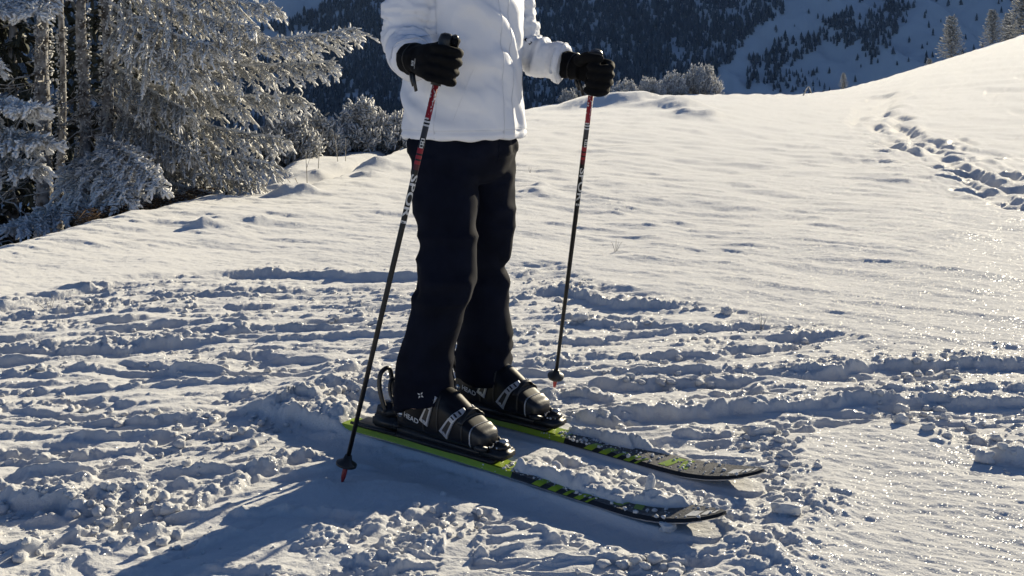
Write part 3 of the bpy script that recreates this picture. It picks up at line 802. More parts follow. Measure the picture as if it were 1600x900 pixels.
def scatter_conifers(name, label, specs, seed, group_far=True):
    r_ = np.random.default_rng(seed)
    protos = [conifer_proto(seed + i, 3, 5) for i in range(6)]
    Vs, Fs, Ts, n0 = [], [], [], 0
    for P, dens, ht, frost in specs:
        P = np.array(P, float)
        x0, y0 = P.min(0); x1, y1 = P.max(0)
        n = int((x1 - x0) * (y1 - y0) * .072 * dens)
        px, py = r_.uniform(x0, x1, n), r_.uniform(y0, y1, n)
        soft = poly_mask(px + 22 * vn2(px * .03, py * .03, 320), py + 14 * vn2(px * .03, py * .03, 321), P, 6)
        k = r_.random(n) < soft * (.45 + .55 * sstep(-.35, .1, vn2(px * .022, py * .03, 322)))
        x, y, z = px2m(px[k], py[k])
        for X, Y, Z in zip(x, y, z):
            if not np.isfinite(Y): continue
            V, F, T = protos[r_.integers(6)]
            h = ht * (.35 + .8 * r_.random() ** .7); a = r_.random() * 6.28; w = h * r_.uniform(.9, 1.5)
            v = np.stack([(V[:, 0] * math.cos(a) - V[:, 1] * math.sin(a)) * w + X, (V[:, 0] * math.sin(a) + V[:, 1] * math.cos(a)) * w + Y, V[:, 2] * h + Z - .3], 1)
            Vs.append(v); Fs.append(F + n0); n0 += len(v); Ts.append(np.clip(T * (frost + .10) * r_.uniform(.2, 1.9), 0, 1))
    me = raw_mesh(name, np.concatenate(Vs), np.concatenate(Fs)); set_tint(me, np.concatenate(Ts))
    o = link_mesh(name, me, M_conifer, smooth=False)
    tag(o, label, 'forest', kind='stuff')
    return o
scatter_conifers('forest', 'dark conifer woods covering the shaded mountainside across the valley', WOODS, 400)

# ------------------------------------------------------------------ the blue air of the valley
def build_haze():
    mb = MB(); mb.box((0, 1000, 150), (5200, 2400, 1160))
    o = mb.build('haze', [], smooth=False)
    m = bpy.data.materials.new('haze'); m.use_nodes = True; nt = m.node_tree
    nt.nodes.remove(nt.nodes['Principled BSDF'])
    v = nt.nodes.new('ShaderNodeVolumePrincipled'); v.inputs['Color'].default_value = (.36, .56, 1, 1); v.inputs['Density'].default_value = HAZE; v.inputs['Anisotropy'].default_value = .2
    nt.links.new(v.outputs[0], nt.nodes['Material Output'].inputs['Volume'])
    o.data.materials.append(m); tag(o, 'thin blue haze filling the valley air', 'haze', kind='stuff')
HAZE = .00010
build_haze()

# ------------------------------------------------------------------ frosted spruces, dwarf pines, twigs
def spindles(P0, P1, r0, rm, tipk=.35, sides=4):
    """tapered rime-coated needles shoots: base ring, belly ring, point"""
    n = len(P0)
    d = unit(P1 - P0)
    ref = np.where(np.abs(d[:, 2:3]) < .9, np.array([[0, 0, 1.]]), np.array([[1., 0, 0]]))
    e1 = unit(np.cross(ref, d)); e2 = np.cross(d, e1)
    L = np.linalg.norm(P1 - P0, axis=1, keepdims=True)
    ang = np.arange(sides) * 2 * math.pi / sides
    ring = lambda c, r: c[:, None, :] + (e1[:, None, :] * np.cos(ang)[None, :, None] + e2[:, None, :] * np.sin(ang)[None, :, None]) * np.asarray(r).reshape(-1, 1, 1)
    V = np.concatenate([ring(P0, r0), ring(P0 + d * L * .72, rm), (P0 + d * L)[:, None, :]], 1)
    k = 2 * sides + 1
    F4 = [(j, (j + 1) % sides, sides + (j + 1) % sides, sides + j) for j in range(sides)]
    F3 = [(sides + j, sides + (j + 1) % sides, 2 * sides) for j in range(sides)]
    off = (np.arange(n) * k)[:, None, None]
    return V.reshape(-1, 3), (np.array(F4)[None] + off).reshape(-1, 4), (np.array(F3)[None] + off).reshape(-1, 3), k
def bough_arrays(root, tip, r_, spread=.5, sag=.12, hang=.5, nsec=34, ntw=13, tw=(.05, .11), rad=.011, frost=.75):
    """one spruce bough: spine, side shoots, hanging frosted twigs"""
    root, tip = np.array(root, float), np.array(tip, float)
    L = np.linalg.norm(tip - root)
    ctrl = (root + tip) / 2 + np.array([0, 0, -sag * L])
    ts = np.linspace(0, 1, 15)
    spine = ((1 - ts) ** 2)[:, None] * root + (2 * ts * (1 - ts))[:, None] * ctrl + (ts ** 2)[:, None] * tip
    P0, P1, R0, RM, T = [], [], [], [], []
    P0.append(spine[:-1]); P1.append(spine[1:] + (spine[1:] - spine[:-1]) * .1)
    rr = (.016 * (1 - ts[:-1]) + .007) * (L / 2 + .5)
    R0.append(rr); RM.append(rr); T.append(np.full(14, .8))
    m = int(60 * L); tt = r_.random(m) ** .8; b = ((1 - tt) ** 2)[:, None] * root + (2 * tt * (1 - tt))[:, None] * ctrl + (tt ** 2)[:, None] * tip
    dd = unit(unit(tip - root) * .7 + r_.normal(size=(m, 3)) * .6 + np.array([0, 0, .25])) * r_.uniform(.03, .075, (m, 1))
    P0.append(b); P1.append(b + dd); R0.append(np.full(m, rad * .8)); RM.append(np.full(m, rad * 1.05)); T.append(np.clip(frost + .1 + r_.normal(size=m) * .15, 0, 1))
    for i in range(nsec):
        t = .06 + .94 * (i + r_.random()) / nsec
        b = (1 - t) ** 2 * root + 2 * t * (1 - t) * ctrl + t * t * tip
        ax = unit(2 * (1 - t) * (ctrl - root) + 2 * t * (tip - ctrl))
        lat = unit(np.cross(ax, [0, 0, 1.])) * (1 if i % 2 else -1)
        sl = spread * (.25 + .75 * (1 - t) ** .6) * min(1, .35 + t * 2.2) * r_.uniform(.55, 1.15)
        d = unit(ax * r_.uniform(.35, .9) + lat * r_.uniform(.35, 1.0) + np.array([0, 0, -hang * r_.uniform(.3, 1.5)]))
        q = np.linspace(0, 1, 6)[:, None]
        line = b + d * sl * q + np.array([0, 0, -1]) * hang * sl * .55 * q ** 2
        P0.append(line[:-1]); P1.append(line[1:]); R0.append(np.full(5, rad * .75)); RM.append(np.full(5, rad * .9)); T.append(np.full(5, frost) + r_.normal(size=5) * .1)
        m = max(4, int(ntw * (.4 + sl / spread)))
        u = r_.random(m) ** .8
        k = np.minimum((u * 5).astype(int), 4); f = (u * 5 - k)[:, None]
        p = line[k] * (1 - f) + line[k + 1] * f
        dd = unit(d * r_.uniform(.3, 1.1, (m, 1)) + r_.normal(size=(m, 3)) * .42 + np.array([0, 0, -1]) * hang * r_.uniform(.2, 1.6, (m, 1)))
        ln = r_.uniform(*tw, m) * (1.15 - .35 * u)
        P0.append(p); P1.append(p + dd * ln[:, None])
        rd = rad * r_.uniform(.6, 1.2, m) * (.75 + .6 * u)
        R0.append(rd * .7); RM.append(rd)
        T.append(np.clip((frost + .12) * (.42 + .68 * u) + r_.normal(size=m) * .14, 0, 1))
        # blunt shoot at the end
        e = unit(line[-1] - line[-2])
        P0.append(line[-1:]); P1.append(line[-1:] + e * r_.uniform(.05, .09)); R0.append(np.array([rad])); RM.append(np.array([rad * 1.25])); T.append(np.array([min(1, frost + .2)]))
    return [np.concatenate(a) for a in (P0, P1, R0, RM, T)]
def spindle_object(name, arrs, mats, parent, sides=3):
    P0, P1, R0, RM, T = arrs
    V, F4, F3, k = spindles(P0, P1, R0, RM, sides=sides)
    me = raw_mesh(name, V, [F4, F3]); set_tint(me, np.repeat(np.clip(T, 0, 1), k))
    return link_mesh(name, me, mats, parent, smooth=True)
def P(px, py, Y): return np.array([(px - 800) / 1600 * Y, Y, 1 + (130 - py) / 1600 * Y])
def crooked(a, b, r_, n=7, amp=.04):
    a, b = np.array(a, float), np.array(b, float); L = np.linalg.norm(b - a)
    t = np.linspace(0, 1, n)[:, None]
    pts = a + (b - a) * t + r_.normal(size=(n, 3)) * amp * L * np.sin(np.pi * np.clip(t, 0, .85))
    return pts
def bare_branch(mb, a, b, r, r_, twigs=4, amp=.04):
    pts = crooked(a, b, r_, 7, amp)
    mb.tube(pts, [r * (1 - .75 * k / 6) for k in range(7)], 5)
    d = pts[-1] - pts[0]
    for _ in range(twigs):
        k = r_.integers(2, 6); q = pts[k]
        e = unit(d * .8 + r_.normal(size=3) * np.linalg.norm(d) * .6 + np.array([0, 0, -.2]) * np.linalg.norm(d)) * np.linalg.norm(d) * r_.uniform(.15, .4)
        mb.tube(crooked(q, q + e, r_, 4, .05), [r * .45, r * .4, r * .3, r * .15], 4)

def spruce(label, trunks, boughs, dead, seed, height):
    """trunks: (px, Y, radius); boughs: (root px,py,Y, tip px,py,Y, spread, hang, frost)"""
    r_ = np.random.default_rng(seed)
    x0 = P(trunks[0][0], 300, trunks[0][1])
    t = thing('spruce_tree', label, 'tree', (x0[0], x0[1], gz(x0[0], x0[1])), 0, 'frosted spruces at the left edge of the snowfield')
    org = np.array(t.location)
    for px, Y, r in trunks:
        a = P(px, 300, Y); a[2] = gz(a[0], a[1]) - .15
        pts = [a + np.array([.02 * math.sin(k * 1.3 + px), .02 * math.cos(k * 1.7), height * k / 12]) - org for k in range(13)]
        V, F = tube_vf(pts, [r * (1.25 - 1.1 * k / 12) * (1 + .10 * math.sin(k * 2.1 + px)) for k in range(13)], 10)
        mb = MB(); mb.add(V, F)
        # rime spikes all along the bark
        n = 700; z = r_.random(n) * 2.8; ang = r_.random(n) * 6.28
        base = a - org + np.stack([np.cos(ang) * r * .9, np.sin(ang) * r * .9, z], 1)
        d = unit(np.stack([np.cos(ang), np.sin(ang), r_.normal(size=n) * .5], 1)) * r_.uniform(.010, .034, (n, 1))
        o = mb.build('trunk', M_bark, t)
        tag(spindle_object('rime_spikes', (base, base + d, np.full(n, .009), np.full(n, .008), r_.uniform(.5, .9, n)), M_rime, o), kind='stuff')
    for b in boughs:
        (ax, ay, aY, tx, ty, tY, spread, hang, frost) = b[:9]
        kw = b[9] if len(b) > 9 else {}
        arr = bough_arrays(P(ax, ay, aY), P(tx, ty, tY), r_, spread * 1.1, kw.get('sag', .06), hang * .55, int(1.15 * kw.get('nsec', 36)), int(1.45 * kw.get('ntw', 15)), tuple(.72 * v for v in kw.get('tw', (.05, .12))), .78 * kw.get('rad', .0105), frost)
        arr[0] = arr[0] - org; arr[1] = arr[1] - org
        spindle_object('bough', arr, M_rime, t)
    for (ax, ay, aY, tx, ty, tY, r) in dead:
        mb = MB(); bare_branch(mb, P(ax, ay, aY) - org, P(tx, ty, tY) - org, r, r_, 5)
        mb.build('dead_branch', M_deadwood, t)
    return t
def upper(n, cx, Y, seed, z0, z1, reach, frost=.7):
    """boughs above the picture that shade the ones below"""
    r_ = np.random.default_rng(seed); out = []
    for k in range(n):
        a = r_.random() * 6.28; py0 = r_.uniform(z1, z0)
        dx, dy = math.cos(a) * reach * 1600 / Y, math.sin(a) * reach
        out.append((cx, py0, Y, cx + dx * r_.uniform(.7, 1.1), py0 + r_.uniform(30, 110), Y + dy * .8, .55, .5, frost, dict(nsec=14, ntw=6, rad=.022, tw=(.10, .22))))
    return out
dead1 = []
_r = np.random.default_rng(5)
for k in range(26):
    px = random.choice([68, 130, 166]); py = _r.uniform(10, 270)
    dead1.append((px, py, 9.6, px + _r.uniform(-110, 20) - 15, py + _r.uniform(20, 120), 9.6 - _r.uniform(.1, 1.0), _r.uniform(.006, .013)))
for k in range(14):
    px = random.choice([130, 166]); py = _r.uniform(120, 270)
    dead1.append((px, py, 9.6, px + _r.uniform(10, 120), py + _r.uniform(20, 110), 9.6 - _r.uniform(.1, 1.0), _r.uniform(.005, .010)))
B = dict
main_boughs = [
 (166, 70, 9.7, 556, 44, 9.3, .62, .55, .78, B(sag=.05, nsec=64, ntw=22)), (166, 85, 9.8, 520, 95, 9.5, .55, .75, .74, B(nsec=54, ntw=20)),
 (166, -45, 9.6, 430, 8, 9.4, .50, .7, .80, B(nsec=48, ntw=18)), (166, -20, 9.7, 400, 40, 9.2, .5, .7, .80, B(nsec=46, ntw=18)), (166, 0, 9.7, 330, 70, 9.0, .5, .8, .78, B(nsec=44, ntw=18)),
 (150, -70, 9.6, 500, -40, 9.6, .5, .6, .78, B(nsec=46, ntw=16)), (166, 30, 9.7, 300, 110, 9.1, .45, .8, .75, B(nsec=42, ntw=18)),
 (166, 120, 9.8, 470, 150, 9.8, .55, .7, .70, B(nsec=52, ntw=20)), (166, 150, 9.9, 440, 215, 9.8, .6, .6, .68, B(nsec=54, ntw=20)), (166, 185, 9.9, 425, 255, 9.6, .55, .7, .70, B(nsec=52, ntw=20)),
 (160, 130, 10.1, 360, 140, 10.3, .6, .8, .55, B(nsec=48, ntw=20)), (160, 200, 10.1, 340, 230, 10.2, .6, .8, .50, B(nsec=48, ntw=20)), (150, 230, 10.0, 400, 285, 9.7, .5, .7, .66, B(nsec=46, ntw=18)),
 (150, 240, 9.9, 350, 305, 9.4, .45, .7, .66, B(nsec=44, ntw=18)), (166, 90, 9.8, 290, 170, 9.4, .45, .9, .55, B(nsec=40, ntw=18)), (166, 150, 9.8, 300, 235, 9.3, .45, .9, .58, B(nsec=40, ntw=18)),
 (160, 260, 9.6, 300, 320, 9.2, .4, .7, .62, B(nsec=38, ntw=16)),
 (150, 215, 9.4, 248, 292, 8.5, .36, .5, .92, B(nsec=36, ntw=18, sag=-.15, rad=.013)), (140, 240, 9.3, 120, 330, 8.3, .40, .5, .92, B(nsec=40, ntw=18, sag=-.12, rad=.013)), (150, 235, 9.3, 195, 312, 8.3, .36, .5, .92, B(nsec=36, ntw=18, sag=-.12, rad=.013)),
 (120, 300, 8.7, 28, 352, 8.0, .34, .4, .86, B(nsec=36, ntw=16, rad=.012)),
 (68, -30, 9.2, -20, 15, 8.4, .35, .4, .92, B(nsec=34, ntw=18, rad=.014)), (68, -40, 9.2, 50, 20, 8.4, .30, .4, .92, B(nsec=30, ntw=16, rad=.014)),
]
left_boughs = [
 (-60, 130, 8.6, 55, 165, 7.9, .36, .45, .92, B(nsec=40, ntw=20, rad=.014)), (-80, 170, 8.6, 70, 215, 8.0, .42, .6, .80, B(nsec=44, ntw=20, rad=.014)), (-70, 210, 8.6, 55, 255, 8.0, .40, .6, .74, B(nsec=40, ntw=18, rad=.013)),
 (-90, 90, 8.8, -10, 190, 8.2, .4, .7, .78, B(nsec=34, ntw=16)), (-100, 40, 8.8, -20, 90, 8.2, .4, .7, .7, B(nsec=30, ntw=14)), (-100, 0, 8.8, -60, 60, 8.0, .4, .7, .7),
] + upper(16, -110, 9.0, 22, -60, -900, 1.3)
spruce('many-stemmed spruce crusted in rime with one long bough reaching right over the valley', [(68, 9.6, .075), (96, 9.9, .035), (130, 9.6, .055), (166, 9.7, .055)],
       main_boughs + upper(30, 120, 9.7, 21, -70, -900, 1.5), dead1, 31, 6.0)
spruce('frosted spruce standing at the far left edge with white drooping lower boughs', [(-110, 9.0, .09)], left_boughs,
       [(-110, 250, 9.0, 20, 290, 8.4, .012), (-60, 260, 8.8, 60, 345, 8.2, .012), (-60, 300, 8.6, 10, 390, 7.9, .01)], 32, 6.5)
# unfrosted dark spruces standing close behind
def dark_spruce(label, px, Y, h, reach, seed, frost=.06):
    r_ = np.random.default_rng(seed)
    x, y = (px - 800) / 1600 * Y, Y
    z = gz(x, y)
    t = thing('spruce_tree', label, 'tree', (x, y, z), 0, 'frosted spruces at the left edge of the snowfield')
    mb = MB(); mb.tube([(0, 0, h * k / 8 - .1) for k in range(9)], [.10 * (1 - .9 * k / 8) for k in range(9)], 8); mb.build('trunk', M_bark, t)
    arrs = []
    n = int(h * 11)
    for k in range(n):
        f = k / n; a = k * 2.399 + r_.normal() * .2; zz = .12 + h * f * .97; L = reach * (1 - f) ** .8 * r_.uniform(.8, 1.1) + .1
        root = np.array([0, 0, zz]); tip = np.array([math.cos(a) * L, math.sin(a) * L, zz - L * r_.uniform(.15, .4)])
        arrs.append(bough_arrays(root, tip, r_, .45 * min(1, L), .05, .5, max(6, int(L * 9)), 6, (.14, .28), .024, frost))
    spindle_object('crown', [np.concatenate(c) for c in zip(*arrs)], M_rime, t, sides=3)
dark_spruce('dark spruce hidden deep behind the frosted stems on the left', 20, 11.6, 6.5, 1.7, 41, -.3)
dark_spruce('second dark spruce behind the left tree near the picture edge', -130, 11.2, 6.5, 1.8, 42, -.3)
dark_spruce('dark spruce partly seen between the rimed trunks and their right boughs', 205, 12.2, 6.0, 1.4, 43, -.1)

# small frosted spruces on the right-hand slope
def slope_spruce(label, px, py, Y, h, seed):
    r_ = np.random.default_rng(seed); x = (px - 800) / 1600 * Y; z = 1 + (130 - py) / 1600 * Y
    z = gz(x, Y)
    t = thing('young_spruce', label, 'tree', (x, Y, z - .05), 0, 'small spruces on the right slope')
    mb = MB(); mb.tube([(0, 0, h * k / 6) for k in range(7)], [.035 * h / 2 * (1 - .9 * k / 6) for k in range(7)], 6); mb.build('trunk', M_bark, t)
    n = int(70 + 22 * h); P0, P1, RR, T = [], [], [], []
    for k in range(n):
        f = (k / n) ** .85; a = k * 2.399 + r_.normal() * .25; L = h * .33 * (1 - f) ** .8 * r_.uniform(.75, 1.15) + .03 * h
        root = np.array([0, 0, h * (.03 + .95 * f)]); up = -.12 + .55 * f
        for j in range(7):
            q = (j + .5) / 7; b = root + np.array([math.cos(a) * L * q, math.sin(a) * L * q, L * up * q + .1 * L * q * q])
            aa = a + r_.normal() * .8
            P0.append(b); P1.append(b + np.array([math.cos(aa), math.sin(aa), r_.normal() * .35 + .25]) * h * .055 * r_.uniform(.6, 1.5)); RR.append(h * .011 * r_.uniform(.7, 1.3)); T.append(.16 + .62 * q * r_.uniform(.4, 1.1))
    spindle_object('crown', (np.array(P0), np.array(P1), np.array(RR) * .8, np.array(RR), np.array(T)), M_rime, t, sides=3)
slope_spruce('broad frosted young spruce, left one of the trees on the right skyline', 1487, 95, 78, 3.3, 51)
slope_spruce('frosted spruce second from left on the right skyline', 1551, 78, 84, 3.1, 52)
slope_spruce('tall spruce cut by the right picture edge on the skyline', 1602, 70, 86, 4.9, 53)
slope_spruce('shaded spruce just behind the right skyline between two frosted ones', 1577, 80, 96, 4.2, 56)
slope_spruce('tiny frosted spruce alone where the tracks reach the rim', 1318, 142, 58, .95, 54)
slope_spruce('small dark spruce beside the broad one on the right skyline', 1452, 108, 82, 1.6, 55)

# dwarf mountain pines: bunches of upturned rimed fingers
def dwarf_pine(label, px, Y, w, h, seed, group, frost=.72, fing=1.0):
    r_ = np.random.default_rng(seed); x = (px - 800) / 1600 * Y; z = gz(x, Y)
    t = thing('dwarf_pine', label, 'bush', (x, Y, z), 0, group)
    n = int(34 + 46 * w)
    stems = MB(); P0, P1, RR, T = [], [], [], []
    for k in range(n):
        a = r_.random() * 6.28; q = math.sqrt(r_.random())
        end = np.array([math.cos(a) * q * w * .56, math.sin(a) * q * w * .45, h * (1 - .70 * q * q) * r_.uniform(.6, 1.0)])
        st = np.array([end[0] * .3, end[1] * .3, -.05])
        mid = (st + end) / 2 + np.array([end[0] * .25, end[1] * .25, -.1 * h])
        stems.tube([st, mid, end], [.016, .012, .008], 5)
        d = unit(end - mid)
        m = int((44 if Y < 20 else 30) * fing)
        for j in range(m):
            f = .35 + .65 * r_.random(); b = mid * (1 - f) + end * f + r_.normal(size=3) * .045 * h
            dd = unit(d * .6 + r_.normal(size=3) * .75 + np.array([0, 0, .25]))
            L = r_.uniform(.05, .11) * (.6 + .5 * h)
            P0.append(b); P1.append(b + dd * L); RR.append(r_.uniform(.012, .021) * (.6 + .5 * h)); T.append(frost * (.55 + .5 * f) + r_.normal() * .12)
    stems.build('stems', M_deadwood, t)
    spindle_object('foliage', (np.array(P0), np.array(P1), np.array(RR) * .8, np.array(RR), np.array(T)), M_rime, t)
gr, gl = 'rimed dwarf pines along the far rim', 'rimed dwarf pines behind the left hollow'
dwarf_pine('tallest rimed dwarf pine, rightmost of the clump right of the skier', 1093, 38, 1.55, 1.30, 61, gr)
dwarf_pine('rounded dwarf pine left of the tallest one on the far rim', 1050, 37, .9, 1.05, 62, gr)
dwarf_pine('low dwarf pine in the middle of the far clump', 1015, 36, 1.0, .80, 63, gr)
dwarf_pine('low dwarf pine just right of the left glove', 975, 35, 1.1, .78, 64, gr)
dwarf_pine('small dwarf pine below the left glove beside the pole', 915, 31, .9, .55, 65, gr, .6)
dwarf_pine('tuft of dwarf pine poking from the drift behind the far pole', 975, 30.5, .45, .25, 66, gr, .5)
dwarf_pine('sparse frosted shrub at the skier\'s left hip', 888, 30, .5, .45, 67, gr, .6, .6)
dwarf_pine('bushy rimed dwarf pine just left of the jacket hem, partly hidden by it', 605, 16.2, .80, .78, 68, gl)
dwarf_pine('tall rimed dwarf pine in the middle of the left clump', 565, 15.8, .80, .92, 69, gl)
dwarf_pine('low rimed dwarf pine beneath the bent snag', 500, 15.2, .7, .62, 70, gl, .62)
dwarf_pine('rimed dwarf pine merging with the right edge of the big spruce', 450, 14.2, .8, .80, 71, gl, .66)
dwarf_pine('dim dwarf pine half hidden between spruce and snag', 470, 15.6, .8, .62, 72, gl, .5)

def wood(name, label, cat, px, Y, paths, m=None, group=None):
    x = (px - 800) / 1600 * Y; z = gz(x, Y)
    org = np.array([x, Y, z]); r_ = np.random.default_rng(int(px))
    mb = MB()
    for pts, r0, r1 in paths:
        q = [np.array(p) - org for p in pts]
        if len(q) > 2: q = catmull(q, 4)
        mb.tube(q, list(np.linspace(r0, r1, len(q))), 6)
    o = mb.build(name, m or M_deadwood); o.location = org
    tag(o, label, cat, group); return o
wood('bent_snag', 'bent bare branch coated in rime arching above the dwarf pines', 'branch', 455, 15,
     [([P(452, 250, 15), P(455, 205, 15), P(470, 185, 15), P(488, 172, 15)], .028, .014), ([P(474, 196, 15), P(477, 180, 15), P(478, 162, 15)], .012, .007),
      ([P(452, 232, 15), P(475, 208, 15), P(500, 198, 15)], .03, .02), ([P(486, 174, 15), P(492, 166, 15)], .01, .006)], M_grass)
wood('broken_stake', 'dark broken stick leaning right in the shaded hollow', 'stick', 410, 10.4, [([P(406, 305, 10.4), P(420, 275, 10.4), P(436, 250, 10.4)], .03, .012)])
wood('arched_twig', 'tiny rime-covered twig arched over the far rim', 'twig', 1256, 44, [([P(1254, 152, 44), P(1260, 139, 44), P(1264, 136, 44), P(1268, 146, 44)], .03, .02)], M_grass)
stalks = [(458, 9.9, 30, 'short frosted stalk at the rim, leftmost beside the broken stick'), (480, 11.6, 48, 'frosted stalk left of the tall pair in the shaded hollow'),
          (497, 12.2, 62, 'tallest frosted stalk standing in the middle of the shaded hollow'), (528, 13.2, 52, 'frosted stalk below the middle dwarf pine, right of the tallest'),
          (540, 13.5, 36, 'rightmost short stalk in the shaded hollow'), (445, 10.8, 24, 'small stalk close to the top of the broken stick'), (470, 10.3, 26, 'low bent stalk on the rim drift')]
for i, (px, Y, hp, lab) in enumerate(stalks):
    h = hp / 1600 * Y; x = (px - 800) / 1600 * Y; z = gz(x, Y); lean = ((i * 37) % 11 - 5) * .02
    mb = MB(); mb.tube([(0, 0, -.03), (lean * .3, 0, h * .5), (lean, .01, h)], [.005, .004, .003], 4)
    if i % 2: mb.tube([(lean * .3, 0, h * .5), (lean + .05, .02, h * .85)], [.003, .002], 4)
    o = mb.build('dry_stalk', M_grass); o.location = (x, Y, z)
    tag(o, lab, 'stalk', 'dry stalks in the left hollow')
# small dry blades poking through the crust
for i, (px, py) in enumerate(((828, 272), (962, 392), (78, 478), (1190, 505))):
    gx, gy = px2g(px, py); mb = MB(); r_ = np.random.default_rng(900 + i)
    for k in range(4):
        e = r_.normal(size=2) * .03; mb.tube([(0, 0, -.02), (e[0] * .5, e[1] * .5, .03), (e[0], e[1], .05 + .03 * r_.random())], [.0016, .0012, .0006], 4)
    o = mb.build('grass_tuft', M_deadwood); o.location = (gx, gy, gz(gx, gy))
    tag(o, ['dry grass blades poking from the crust right of the jacket hem', 'dry twig bits on the smooth crust right of the far pole', 'dry grass blades beside the upper left track', 'dry blades at the upper edge of the right tracks'][i], 'grass', 'dry blades poking through the snow')
# fallen twigs and needles under the big spruce
def litter():
    mb = MB(); r_ = np.random.default_rng(77)
    for k in range(600):
        px, t = r_.uniform(120, 330), r_.random()
        py = np.interp(px, [60, 150, 230, 310], [372, 350, 335, 312]) - 4 - 26 * t * r_.random()
        Y = np.interp(px, [60, 310], [7.3, 9.4]) + r_.uniform(-.1, .5)
        x = (px - 800) / 1600 * Y; z = gz(x, Y) + r_.uniform(0, .10)
        a = r_.random() * 6.28; L = r_.uniform(.06, .25)
        d = np.array([math.cos(a), math.sin(a) * .6, r_.normal() * .25]) * L
        c = np.array([x, Y, z]); mb.tube([c - d / 2, c + d / 2 + r_.normal(size=3) * .01], [.004, .002], 3)
    tag(mb.build('twig_litter', M_litter), 'brown litter of fallen twigs under the big spruce', 'twigs', kind='stuff')
litter()

# ------------------------------------------------------------------ skis
M_lime = mat('ski_lime', (0.27, 0.39, 0.02), 0.38, 0.5, vary=.12, vscale=8)
M_skiblack = mat('ski_black', (0.012, 0.013, 0.016), 0.32, 0.5, vary=.2, vscale=30)
M_skitop = mat('ski_frosted_top', (0.016, 0.017, 0.019), 0.5, 0.5, col2=(0.13, 0.13, 0.13), vscale=120, bump=.6, bscale=260, bdist=.002)
M_steel = mat('steel_edge', (0.55, 0.55, 0.56), 0.28, 0.5, metal=1.0, vary=.1)
M_print = mat('pale_print', (0.62, 0.63, 0.64), 0.5, 0.4, vary=.15, vscale=60)
M_plastic = mat('black_plastic', (0.012, 0.012, 0.014), 0.42, 0.5, vary=.2, vscale=25, bump=.15, bscale=200)
M_gloss = mat('glossy_toe', (0.03, 0.032, 0.036), 0.12, 0.6, vary=.2, coat=.6)
M_buckle = mat('grey_buckle', (0.46, 0.47, 0.50), 0.32, 0.5, metal=.25, vary=.1, vscale=50)
ROT = math.atan2(SKI_DIR[1], SKI_DIR[0])
def wpos(a, b, z=0.0):
    p = SKIER_C + SKI_DIR * a + SKI_NRM * b
    return Vector((p[0], p[1], z))
